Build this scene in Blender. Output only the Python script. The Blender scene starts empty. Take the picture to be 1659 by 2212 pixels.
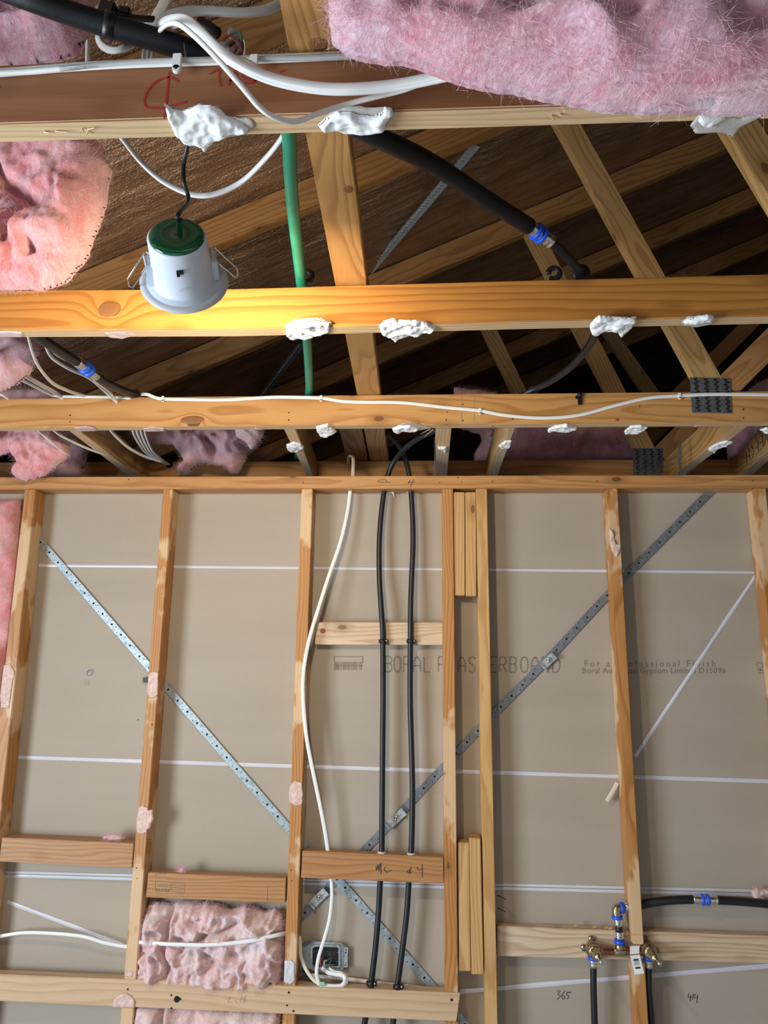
import bpy, bmesh, math, random
import numpy as np
from mathutils import Vector, Matrix, noise
S = bpy.context.scene
COL = S.collection
random.seed(7)
# ---------------------------------------------------------------- camera
IW, IH = 1659, 2212
F, YAW, PITCH, ROLL = 1613.29432, 0.0613932061, 0.21029773, 0.0127365275
CAM = Vector((1.30518540, -2.28474544, -0.564208005))
_f = Vector((-math.sin(YAW)*math.cos(PITCH), math.cos(YAW)*math.cos(PITCH), math.sin(PITCH)))
_r = Vector((math.cos(YAW), math.sin(YAW), 0)); _u = _r.cross(_f)
_R = math.cos(ROLL)*_r + math.sin(ROLL)*_u
_U = -math.sin(ROLL)*_r + math.cos(ROLL)*_u
cd = bpy.data.cameras.new('camera'); cam = bpy.data.objects.new('camera', cd); COL.objects.link(cam)
cd.sensor_fit = 'VERTICAL'; cd.sensor_height = 36; cd.sensor_width = 27; cd.lens = 36*F/IH
cd.clip_start = .02; cd.clip_end = 100
cam.matrix_world = Matrix(((_R.x, _U.x, -_f.x, CAM.x), (_R.y, _U.y, -_f.y, CAM.y), (_R.z, _U.z, -_f.z, CAM.z), (0, 0, 0, 1)))
S.camera = cam
# ---------------------------------------------------------------- world, lights, exposure
S.view_settings.view_transform = 'Standard'; S.view_settings.look = 'None'
S.view_settings.gamma = 1; S.view_settings.use_curve_mapping = False
S.view_settings.exposure = 0.0
w = bpy.data.worlds.new('daylight'); S.world = w; w.use_nodes = True
w.node_tree.nodes['Background'].inputs[0].default_value = (.80, .88, 1.0, 1)
w.node_tree.nodes['Background'].inputs[1].default_value = .22
def area(name, loc, target, size, power, col, sy=None):
    d = bpy.data.lights.new(name, 'AREA'); d.energy = power; d.color = col; d.size = size
    if sy: d.shape = 'RECTANGLE'; d.size_y = sy
    o = bpy.data.objects.new(name, d); COL.objects.link(o); o.location = loc
    o.rotation_euler = (Vector(target)-Vector(loc)).to_track_quat('-Z', 'Y').to_euler(); return o
area('left_daylight_fill', (-1.165, -2.25, -1.0), (0, -2.25, -1.0), 1.4, 128, (.80, .90, 1.0), 1.25)  # soft cool daylight fill from the left; its window is added
area('rear_daylight_fill', (1.4, -4.6, -1.2), (1.2, 0, -1.2), 1.6, 7, (.86, .93, 1.0), 1.8)  # added weak fill from behind the camera; there is no doorway
# ---------------------------------------------------------------- helpers
def V3(*a): return Vector(a)
def un(px, py, y=None, z=None, x=None):
    "point of the place that the photograph shows at this pixel, on the given plane"
    d = _f + _R*((px-IW/2)/F) - _U*((py-IH/2)/F)
    if y is not None: t = (y-CAM.y)/d.y
    elif z is not None: t = (z-CAM.z)/d.z
    else: t = (x-CAM.x)/d.x
    return CAM + d*t
WM = {}
def tag(o, label=None, cat=None, group=None, kind=None):
    if label: o['label'] = label
    if cat: o['category'] = cat
    if group: o['group'] = group
    if kind: o['kind'] = kind
    return o
def empty(name, loc, label=None, cat=None, group=None, kind=None):
    o = bpy.data.objects.new(name, None); COL.objects.link(o); o.location = loc
    o.empty_display_size = .05; WM[o] = Matrix.Translation(Vector(loc)); return tag(o, label, cat, group, kind)
def link(name, me, mat, M=None, parent=None):
    o = bpy.data.objects.new(name, me); COL.objects.link(o)
    M = M or Matrix.Identity(4); WM[o] = M
    if parent is not None:
        o.parent = parent; o.matrix_parent_inverse = WM[parent].inverted()
    o.matrix_basis = M
    if mat is not None and not me.materials: me.materials.append(mat)
    return o
def mk(name, verts, faces, mat, M=None, parent=None, smooth=False, bevel=0, seg=2):
    "world-space verts -> mesh object whose local frame is M"
    M = M or Matrix.Translation(sum((Vector(v) for v in verts), Vector())/len(verts))
    Mi = M.inverted()
    me = bpy.data.meshes.new(name)
    me.from_pydata([tuple(Mi @ Vector(v)) for v in verts], [], faces)
    bm = bmesh.new(); bm.from_mesh(me)
    bmesh.ops.recalc_face_normals(bm, faces=bm.faces)
    if bevel: bmesh.ops.bevel(bm, geom=list(bm.edges), offset=bevel, segments=seg, affect='EDGES', clamp_overlap=True)
    bm.to_mesh(me); bm.free()
    if smooth:
        for p in me.polygons: p.use_smooth = True
    return link(name, me, mat, M, parent)
def frame(origin, xd, zd=V3(0, 0, 1)):
    x = Vector(xd).normalized(); z = Vector(zd) - x*x.dot(Vector(zd))
    if z.length < 1e-4: z = V3(0, -1, 0) - x*x.dot(V3(0, -1, 0))
    z.normalize(); y = z.cross(x)
    return Matrix(((x.x, y.x, z.x, origin[0]), (x.y, y.y, z.y, origin[1]), (x.z, y.z, z.z, origin[2]), (0, 0, 0, 1)))
def loft(name, mat, rings, parent=None, bevel=.0016, longdir=None, zd=V3(0, 0, 1), smooth=False, seg=2):
    "closed timber through quad rings; local X runs along its length"
    n = len(rings[0]); vs = [v for r in rings for v in r]; fs = []
    for i in range(len(rings)-1):
        for j in range(n): fs.append((i*n+j, i*n+(j+1) % n, (i+1)*n+(j+1) % n, (i+1)*n+j))
    fs.append(tuple(range(n))); fs.append(tuple(range((len(rings)-1)*n, len(rings)*n)))
    a = sum((Vector(v) for v in rings[0]), Vector())/n; b = sum((Vector(v) for v in rings[-1]), Vector())/n
    return mk(name, vs, fs, mat, frame(a, longdir or (b-a), zd), parent, smooth, bevel, seg)
def board(name, mat, a, b, up, h, dep, parent=None, bevel=.0016, zd=None):
    "a,b: lower front corners; up: unit vector of the face height h; dep: vector of the thickness"
    a, b, up, dep = Vector(a), Vector(b), Vector(up), Vector(dep)
    R = lambda p: [p, p+up*h, p+up*h+dep, p+dep]
    return loft(name, mat, [R(a), R(b)], parent, bevel, zd=zd or up)
def box(name, mat, x0, x1, y0, y1, z0, z1, parent=None, bevel=.0012, along='x'):
    c = [(x0, y0, z0), (x1, y0, z0), (x1, y1, z0), (x0, y1, z0), (x0, y0, z1), (x1, y0, z1), (x1, y1, z1), (x0, y1, z1)]
    f = [(0, 1, 2, 3), (4, 5, 6, 7), (0, 1, 5, 4), (1, 2, 6, 5), (2, 3, 7, 6), (3, 0, 4, 7)]
    d = {'x': (1, 0, 0), 'y': (0, 1, 0), 'z': (0, 0, 1)}[along]
    M = frame(((x0+x1)/2, (y0+y1)/2, (z0+z1)/2), d, (0, -1, 0) if along == 'z' else (0, 0, 1))
    return mk(name, c, f, mat, M, parent, bevel=bevel)
def quadpx(name, mat, tl, tr, br, bl, y, dep, parent=None, vertical=False, bevel=.0016):
    "timber whose front face has these four pixel corners on plane y, dep thick behind"
    q = [un(*p, y=y) for p in (tl, tr, br, bl)]; d = V3(0, dep, 0)
    if vertical: return loft(name, mat, [[q[3], q[2], q[2]+d, q[3]+d], [q[0], q[1], q[1]+d, q[0]+d]], parent, bevel, zd=V3(0, -1, 0))
    return loft(name, mat, [[q[3], q[0], q[0]+d, q[3]+d], [q[2], q[1], q[1]+d, q[2]+d]], parent, bevel)
def smooth_path(pts, n=8):
    P = [Vector(p) for p in pts]
    if len(P) < 3: return [P[0].lerp(P[1], i/4) for i in range(5)]
    P = [P[0]*2-P[1]] + P + [P[-1]*2-P[-2]]; out = []
    for i in range(1, len(P)-2):
        for k in range(n):
            t = k/n; a, b, c, d = P[i-1], P[i], P[i+1], P[i+2]
            out.append(.5*((2*b)+(c-a)*t+(2*a-5*b+4*c-d)*t*t+(3*b-a-3*c+d)*t**3))
    out.append(P[-2]); return out
def sweep(pts, rx, ry=None, wide=V3(0, 0, 1), sides=10, n=8, raw=False, rad=None):
    "verts, faces of a tube; rx half width along 'wide', ry half thickness"
    ry = ry or rx; C = [Vector(p) for p in pts] if raw else smooth_path(pts, n); vs = []; fs = []; prev = None
    for i, c in enumerate(C):
        t = (C[min(i+1, len(C)-1)]-C[max(i-1, 0)]).normalized()
        if prev is None:
            a = Vector(wide)-t*t.dot(Vector(wide))
            if a.length < .05: a = V3(1, .3, .1)-t*t.dot(V3(1, .3, .1))
        else:
            a = prev-t*t.dot(prev)
            if ry != rx:
                w2 = Vector(wide)-t*t.dot(Vector(wide))
                if w2.length > .4: a = a.normalized()*.5 + w2.normalized()*(.5 if w2.dot(a) > 0 else -.5)
        a.normalize(); prev = a; b = t.cross(a); k = rad[i] if rad else 1
        for s in range(sides):
            th = 2*math.pi*s/sides; cs, sn = math.cos(th), math.sin(th)
            if ry != rx: cs = math.copysign(abs(cs)**.6, cs); sn = math.copysign(abs(sn)**.8, sn)
            vs.append(c + a*(cs*rx*k) + b*(sn*ry*k))
    m = len(C)
    for i in range(m-1):
        for s in range(sides): fs.append((i*sides+s, i*sides+(s+1) % sides, (i+1)*sides+(s+1) % sides, (i+1)*sides+s))
    fs.append(tuple(range(sides))); fs.append(tuple(range((m-1)*sides, m*sides)))
    return vs, fs
def tube(name, mat, pts, rx, ry=None, wide=V3(0, 0, 1), parent=None, sides=12, n=8, raw=False, rad=None):
    vs, fs = sweep(pts, rx, ry, wide, sides, n, raw, rad)
    return mk(name, vs, fs, mat, None, parent, smooth=True)
def merge(parts):
    vs, fs = [], []
    for v, f in parts:
        o = len(vs); vs += list(v); fs += [tuple(i+o for i in q) for q in f]
    return vs, fs
def boxvf(c, ex, ey, ez):
    c, ex, ey, ez = map(Vector, (c, ex, ey, ez))
    v = [c+ex*a+ey*b+ez*d for d in (-1, 1) for a, b in ((-1, -1), (1, -1), (1, 1), (-1, 1))]
    return v, [(0, 1, 2, 3), (4, 5, 6, 7), (0, 1, 5, 4), (1, 2, 6, 5), (2, 3, 7, 6), (3, 0, 4, 7)]
def cyl(a, b, r0, r1=None, sides=16):
    a, b = Vector(a), Vector(b); r1 = r0 if r1 is None else r1
    t = (b-a).normalized(); u = t.orthogonal().normalized(); v = t.cross(u); vs = []
    for c, r in ((a, r0), (b, r1)):
        for s in range(sides):
            th = 2*math.pi*s/sides; vs.append(c+u*(math.cos(th)*r)+v*(math.sin(th)*r))
    return vs, [(s, (s+1) % sides, sides+(s+1) % sides, sides+s) for s in range(sides)]+[tuple(range(sides)), tuple(range(sides, 2*sides))]
def lathe(a, b, prof, sides=28):
    "prof: (t along a->b 0..1, radius)"
    a, b = Vector(a), Vector(b); t = (b-a).normalized(); L = (b-a).length; u = t.orthogonal().normalized(); v = t.cross(u); vs = []; fs = []
    for tt, r in prof:
        for s in range(sides):
            th = 2*math.pi*s/sides; vs.append(a+t*(L*tt)+u*(math.cos(th)*r)+v*(math.sin(th)*r))
    for i in range(len(prof)-1):
        for s in range(sides): fs.append((i*sides+s, i*sides+(s+1) % sides, (i+1)*sides+(s+1) % sides, (i+1)*sides+s))
    fs.append(tuple(range(sides))); fs.append(tuple(range((len(prof)-1)*sides, len(prof)*sides)))
    return vs, fs
# ---------------------------------------------------------------- materials
class NT:
    def __init__(s, name):
        s.m = bpy.data.materials.new(name); s.m.use_nodes = True; s.t = s.m.node_tree; s.n = s.t.nodes
        s.b = s.n['Principled BSDF']
    def a(s, ty, **k):
        n = s.n.new(ty)
        for q, v in k.items():
            if q.startswith('i_'):
                n.inputs[q[2:].replace('_', ' ')].default_value = v
            else: setattr(n, q, v)
        return n
    def l(s, a, b): s.t.links.new(a, b)
    def math(s, op, a, b=None, c=None, clamp=False):
        n = s.n.new('ShaderNodeMath'); n.operation = op; n.use_clamp = clamp
        for i, v in enumerate((a, b, c)):
            if v is None: continue
            if isinstance(v, (int, float)): n.inputs[i].default_value = v
            else: s.l(v, n.inputs[i])
        return n.outputs[0]
    def vmath(s, op, a, b=None):
        n = s.n.new('ShaderNodeVectorMath'); n.operation = op
        for i, v in enumerate((a, b)):
            if v is None: continue
            if isinstance(v, (tuple, list)): n.inputs[i].default_value = v
            else: s.l(v, n.inputs[i])
        return n.outputs['Value'] if op in ('LENGTH', 'DISTANCE') else n.outputs[0]
    def noise(s, vec, scale, detail=3, rough=.5, out=0, dist=0):
        n = s.a('ShaderNodeTexNoise'); n.inputs['Scale'].default_value = scale; n.inputs['Detail'].default_value = detail
        n.inputs['Roughness'].default_value = rough; n.inputs['Distortion'].default_value = dist; s.l(vec, n.inputs['Vector']); return n.outputs[out]
    def ramp(s, fac, stops, interp='LINEAR'):
        n = s.a('ShaderNodeValToRGB'); n.color_ramp.interpolation = interp; e = n.color_ramp.elements
        while len(e) < len(stops): e.new(.5)
        for i, (p, c) in enumerate(stops):
            e[i].position = p; e[i].color = (c, c, c, 1) if isinstance(c, (int, float)) else (*c, 1)
        s.l(fac, n.inputs[0]); return n.outputs[0]
    def mix(s, fac, a, b, mode='MIX'):
        n = s.a('ShaderNodeMix'); n.data_type = 'RGBA'; n.blend_type = mode
        for sock, v in ((n.inputs[0], fac), (n.inputs[6], a), (n.inputs[7], b)):
            if isinstance(v, (int, float)): sock.default_value = v
            elif isinstance(v, tuple): sock.default_value = (*v, 1)
            else: s.l(v, sock)
        return n.outputs[2]
    def bump(s, h, strength=.3, dist=.002):
        n = s.a('ShaderNodeBump'); n.inputs['Strength'].default_value = strength; n.inputs['Distance'].default_value = dist
        s.l(h, n.inputs['Height']); s.l(n.outputs[0], s.b.inputs['Normal'])
def plain(name, col, rough=.5, metal=0, bump=0, bscale=200, var=0, vscale=8, **kw):
    t = NT(name); t.b.inputs['Roughness'].default_value = rough; t.b.inputs['Metallic'].default_value = metal
    t.b.inputs['Base Color'].default_value = (*col, 1)
    tc = t.a('ShaderNodeTexCoord').outputs['Object']
    if var:
        nz = t.noise(tc, vscale, 4); c = t.mix(t.ramp(nz, [(.3, 0.), (.7, 1.)]), tuple(max(0, q*(1-var)) for q in col), tuple(min(1, q*(1+var)) for q in col))
        t.l(c, t.b.inputs['Base Color'])
    if bump: t.bump(t.noise(tc, bscale, 3), bump, .001)
    for k, v in kw.items(): t.b.inputs[k.replace('_', ' ')].default_value = v
    return t.m
def wood(name, light, dark, knots=(), ring=95., pale=0., contrast=.8, wob=.035, grey=0., pith=None, glossy=.5):
    t = NT(name); tc = t.a('ShaderNodeTexCoord').outputs['Object']; oi = t.a('ShaderNodeObjectInfo').outputs['Random']
    rnd = t.a('ShaderNodeTexWhiteNoise', noise_dimensions='1D'); t.l(oi, rnd.inputs['W'])
    off = t.vmath('MULTIPLY', rnd.outputs['Color'], (9., 9., 9.)); p = t.vmath('ADD', tc, off)
    # slow warp of the log along its length
    ps = t.vmath('MULTIPLY', p, (1.5, 7., 7.)); warp = t.noise(ps, 1., 2, .5, out=1)
    warp = t.vmath('MULTIPLY', t.vmath('SUBTRACT', warp, (.5, .5, .5)), (0, wob*2.4, wob*2.4))
    q = t.vmath('ADD', tc, warp)
    # pith line beside the piece, differing for each piece
    if pith: q = t.vmath('ADD', q, (0., pith[0], pith[1]))
    else:
        pc = t.vmath('MULTIPLY', t.vmath('SUBTRACT', rnd.outputs['Color'], (.5, .35, .5)), (0, .16, .16)); q = t.vmath('ADD', q, pc)
    sx = t.a('ShaderNodeSeparateXYZ'); t.l(q, sx.inputs[0])
    r = t.math('SQRT', t.math('ADD', t.math('MULTIPLY', sx.outputs[1], sx.outputs[1]), t.math('MULTIPLY', sx.outputs[2], sx.outputs[2])))
    r = t.math('ADD', r, t.math('MULTIPLY', t.noise(t.vmath('MULTIPLY', p, (4., 30., 30.)), 1., 3), .010))
    kmask = None
    for (kx, ky, kz, kr) in knots:
        d = t.vmath('LENGTH', t.vmath('MULTIPLY', t.vmath('SUBTRACT', tc, (kx, ky, kz)), (.75, .35, 1.)))
        e = t.math('EXPONENT', t.math('MULTIPLY', t.math('POWER', t.math('DIVIDE', d, kr*2.0), 2.), -1.))
        r = t.math('ADD', r, t.math('MULTIPLY', e, kr*1.9))
        dn = t.math('ADD', d, t.math('MULTIPLY', t.noise(tc, 60., 2), kr*.25))
        k = t.math('LESS_THAN', dn, kr*1.1); kmask = k if kmask is None else t.math('MAXIMUM', kmask, k)
    fr = t.math('FRACT', t.math('MULTIPLY', r, ring))
    line = t.ramp(fr, [(0., 0.), (.45, .18), (.82, 1.), (.93, .75), (1., 0.)])
    fine = t.noise(t.vmath('MULTIPLY', p, (14., 420., 420.)), 1., 2)
    var = t.noise(t.vmath('MULTIPLY', p, (1.2, 9., 9.)), 1., 3)
    c = t.mix(t.math('MULTIPLY', line, contrast), light, dark)
    c = t.mix(t.math('MULTIPLY', t.ramp(fine, [(.35, 0.), (.75, 1.)]), .22), c, tuple(x*.62 for x in dark))
    c = t.mix(t.ramp(var, [(.3, .32), (.7, 0.)]), c, tuple(min(1, x*1.0) for x in dark))
    # loose small knots here and there
    vo = t.a('ShaderNodeTexVoronoi'); vo.inputs['Scale'].default_value = 1.; t.l(t.vmath('MULTIPLY', p, (4.6, 9., 9.)), vo.inputs['Vector'])
    kn = t.math('LESS_THAN', vo.outputs['Distance'], .07)
    halo = t.ramp(vo.outputs['Distance'], [(.05, .75), (.22, 0.)]); c = t.mix(halo, c, tuple(x*.75 for x in dark))
    c = t.mix(t.math('MULTIPLY', kn, .75), c, tuple(x*.28 for x in dark))
    if pale:
        b1 = t.noise(t.vmath('MULTIPLY', p, (3.2, 5., 5.)), 1., 4, .6); c = t.mix(t.ramp(b1, [(.52, 0.), (.56, pale)]), c, (.80, .62, .40))
    if grey:
        b2 = t.noise(t.vmath('MULTIPLY', p, (2.2, 8., 8.)), 1., 5, .65); c = t.mix(t.ramp(b2, [(.5, 0.), (.62, grey)]), c, (.55, .50, .46))
    if kmask is not None:
        kc = t.ramp(t.math('FRACT', t.math('MULTIPLY', r, ring*2.3)), [(0., tuple(x*.55 for x in dark)), (.7, tuple(x*.28 for x in dark)), (1., tuple(x*.6 for x in dark))]); c = t.mix(kmask, c, kc)
    t.l(c, t.b.inputs['Base Color']); t.b.inputs['Roughness'].default_value = glossy
    t.bump(t.math('ADD', t.math('MULTIPLY', line, .5), fine), .25, .0006)
    return t.m
OR_L, OR_D = (.56, .275, .085), (.33, .125, .025)
M_stud = wood('orange pine', OR_L, OR_D, pale=.55, ring=110)
M_nog = wood('orange noggin pine', (.50, .26, .10), (.30, .13, .04), ring=120)
M_plate = wood('plate pine', (.56, .30, .11), (.36, .15, .04), ring=85, wob=.02)
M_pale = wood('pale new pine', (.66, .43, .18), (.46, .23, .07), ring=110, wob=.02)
M_white = wood('washed pine', (.72, .58, .41), (.46, .29, .17), ring=75, wob=.06, grey=.25)
M_ledger = wood('weathered ledger pine', (.66, .48, .31), (.48, .30, .16), ring=70, wob=.02, contrast=.65)
_ka, _kb = un(237, 668, y=-.893), un(418, 912, y=-.2655)
M_chordA = wood('chord pine with big knot', (.60, .275, .06), (.35, .125, .02), knots=[(_ka.x+1.6, -.0175, _ka.z-.167, .018)], ring=70, wob=.018)
M_chordB = wood('honey chord pine', (.62, .35, .125), (.38, .16, .04), knots=[(_kb.x+1.6, -.0175, _kb.z-.166, .016)], ring=55, wob=.05)
M_chordC = wood('brown near chord pine', (.33, .145, .065), (.22, .08, .035), ring=45, wob=.05, contrast=.5)
M_raft = wood('rafter pine', (.40, .215, .075), (.22, .095, .025), ring=70, wob=.05)
M_web = wood('web pine', (.60, .38, .15), (.34, .17, .055), ring=90)
M_binder = wood('binder pine', (.58, .33, .115), (.34, .15, .04), ring=60, wob=.09)
M_edge = wood('sawn edge and lit underside pine', (.72, .54, .32), (.50, .33, .17), ring=90)
def board_mat():
    t = NT('kraft board paper'); tc = t.a('ShaderNodeTexCoord').outputs['Object']
    v = t.noise(t.vmath('MULTIPLY', tc, (9., 1., 1.2)), 1., 3); f = t.noise(tc, 260., 3, .7); b = t.noise(tc, 2.2, 2)
    c = t.mix(t.ramp(v, [(.3, 0.), (.7, 1.)]), (.375, .33, .265), (.42, .37, .30))
    c = t.mix(t.ramp(f, [(.35, .16), (.7, 0.)]), c, (.26, .21, .16)); c = t.mix(t.ramp(b, [(.35, .25), (.65, 0.)]), c, (.41, .36, .31))
    t.l(c, t.b.inputs['Base Color']); t.b.inputs['Roughness'].default_value = .75; t.bump(f, .12, .0004); return t.m
M_board = board_mat()
def pink_mat(name, a, b, d):
    t = NT(name); tc = t.a('ShaderNodeTexCoord').outputs['Object']
    n1 = t.noise(tc, 11., 5, .6, dist=.8); n2 = t.noise(t.vmath('MULTIPLY', tc, (1., 1., 2.2)), 45., 6, .75, dist=2.2); n3 = t.noise(tc, 6., 4, .6, dist=.8)
    st = t.noise(t.vmath('MULTIPLY', t.vmath('ADD', tc, t.vmath('MULTIPLY', t.noise(tc, 9., 2, out=1), (.12, .12, .12))), (190., 60., 45.)), 1., 5, .7, dist=.8)
    c = t.mix(t.ramp(n1, [(.36, 0.), (.62, 1.)]), a, b); c = t.mix(t.ramp(n3, [(.52, 0.), (.70, .8)]), c, d)
    c = t.mix(t.ramp(n2, [(.30, .25), (.52, 0.)]), c, d); c = t.mix(t.ramp(st, [(.46, 0.), (.68, .7)]), c, tuple(min(.95, x*1.1+.08) for x in b))
    t.l(c, t.b.inputs['Base Color']); t.b.inputs['Roughness'].default_value = 1; t.b.inputs['Specular IOR Level'].default_value = .1
    t.b.inputs['Subsurface Weight'].default_value = .3; t.b.inputs['Subsurface Radius'].default_value = (.02, .009, .01); t.b.inputs['Subsurface Scale'].default_value = .5
    t.b.inputs['Sheen Weight'].default_value = .3; t.bump(t.math('ADD', t.math('MULTIPLY', n2, 1.2), t.math('MULTIPLY', st, .7)), .75, .006); return t.m
M_pinkA = pink_mat('rose glass wool', (.78, .32, .42), (.82, .60, .70), (.66, .19, .27))
M_pinkB = pink_mat('salmon glass wool', (.88, .30, .34), (.92, .54, .57), (.80, .19, .19))
M_pinkC = pink_mat('pale pink glass wool', (.86, .52, .50), (.90, .77, .77), (.80, .36, .32))
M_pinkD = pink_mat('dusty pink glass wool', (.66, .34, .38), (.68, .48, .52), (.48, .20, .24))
M_fibre = plain('glass fibre', (.86, .55, .60), .8, Specular_IOR_Level=.3)
def foil_mat():
    t = NT('bronze foil sarking'); tc = t.a('ShaderNodeTexCoord').outputs['Object']
    n1 = t.noise(tc, 140., 4, .6, dist=.6); n2 = t.noise(t.vmath('MULTIPLY', tc, (1.2, 7., 1.)), 4., 4, .6, dist=.3)
    c = t.mix(t.ramp(n2, [(.35, 0.), (.65, 1.)]), (.66, .47, .31), (.40, .27, .18))
    t.l(c, t.b.inputs['Base Color']); t.b.inputs['Metallic'].default_value = .85; t.b.inputs['Roughness'].default_value = .30
    t.bump(t.math('ADD', n1, t.math('MULTIPLY', n2, 2.5)), .8, .008); return t.m
M_foil = foil_mat()
M_cable = plain('white cable sheath', (.80, .82, .81), .42, bump=.05, bscale=30)
M_cream = plain('cream cable sheath', (.72, .66, .55), .42)
M_black = plain('black pipe', (.009, .011, .015), .42, bump=.15, bscale=90, var=.3)
M_blackfoam = plain('black foam lagging', (.008, .010, .014), .55, Specular_IOR_Level=.3, bump=.3, bscale=260, var=.3)
M_clip = plain('black plastic clip', (.012, .012, .014), .4)
M_green = plain('green conduit', (.008, .25, .15), .42, var=.15, vscale=20)
M_gyp = plain('white gypsum', (.84, .88, .90), .9, bump=1., bscale=110, var=.06, vscale=60)
M_paper = plain('torn grey paper', (.48, .46, .43), .9, bump=.4, bscale=90, var=.15, vscale=30)
M_glue = plain('pink dried glue', (.66, .48, .42), .6, bump=.8, bscale=120, var=.22, vscale=90)
M_glue2 = plain('lavender dried glue', (.60, .46, .47), .6, bump=.6, bscale=120, var=.12, vscale=60)
def galv(name, a, b, r):
    t = NT(name); tc = t.a('ShaderNodeTexCoord').outputs['Object']; vo = t.a('ShaderNodeTexVoronoi'); vo.inputs['Scale'].default_value = 190; t.l(tc, vo.inputs['Vector'])
    g = t.a('ShaderNodeSeparateColor'); t.l(vo.outputs['Color'], g.inputs[0]); c = t.mix(g.outputs[0], a, b)
    t.l(c, t.b.inputs['Base Color']); t.b.inputs['Metallic'].default_value = .55
    t.l(t.math('ADD', t.math('MULTIPLY', g.outputs[1], .25), r), t.b.inputs['Roughness']); return t.m
M_galv = galv('spangled galvanised steel', (.30, .38, .42), (.46, .54, .58), .35)
M_galv2 = galv('darker galvanised steel', (.17, .20, .23), (.27, .30, .34), .4)
M_galvd = galv('dull nail plate steel', (.13, .14, .15), (.20, .21, .22), .4)
M_galvb = galv('bright galvanised steel', (.45, .50, .53), (.62, .66, .68), .3)
M_shiny = plain('bright tinned steel', (.75, .77, .78), .22, 1, bump=.2, bscale=120)
M_brass = plain('raw brass', (.50, .42, .27), .3, 1, var=.25, vscale=60)
M_copper = plain('copper tube', (.42, .20, .14), .35, 1, var=.3, vscale=40)
M_blue = plain('blue plastic ring', (.01, .10, .75), .35)
M_hole = plain('dark hole', (.006, .006, .007), .9)
M_ink = plain('black marker ink', (.03, .028, .03), .6)
M_print = plain('grey printer ink', (.19, .165, .145), .8)
M_faint = plain('faint pencil', (.30, .25, .22), .8)
M_violet = plain('violet marker ink', (.16, .11, .26), .7)
M_red = plain('red marker ink', (.42, .02, .015), .6)
M_strap = plain('white plastic strap', (.62, .63, .70), .35, var=.12, vscale=3)
M_lampw = plain('white lamp housing', (.62, .70, .80), .4)
M_rim = plain('lamp flange', (.60, .61, .66), .35)
M_lens = plain('green cap', (.004, .085, .035), .12, Coat_Weight=.6)
M_wire = plain('spring wire', (.7, .7, .7), .3, 1)
M_redw = plain('red wire', (.45, .04, .05), .4)
M_grw = plain('green wire', (.10, .22, .14), .4)
M_tag = plain('white paper tag', (.82, .84, .86), .6)
M_tape = plain('pale green tape', (.35, .55, .38), .5)
M_conc = plain('grey concrete floor', (.47, .45, .43), .8, bump=.3, bscale=60, var=.15)
M_silic = plain('clear sealant', (.62, .64, .68), .25)
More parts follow.
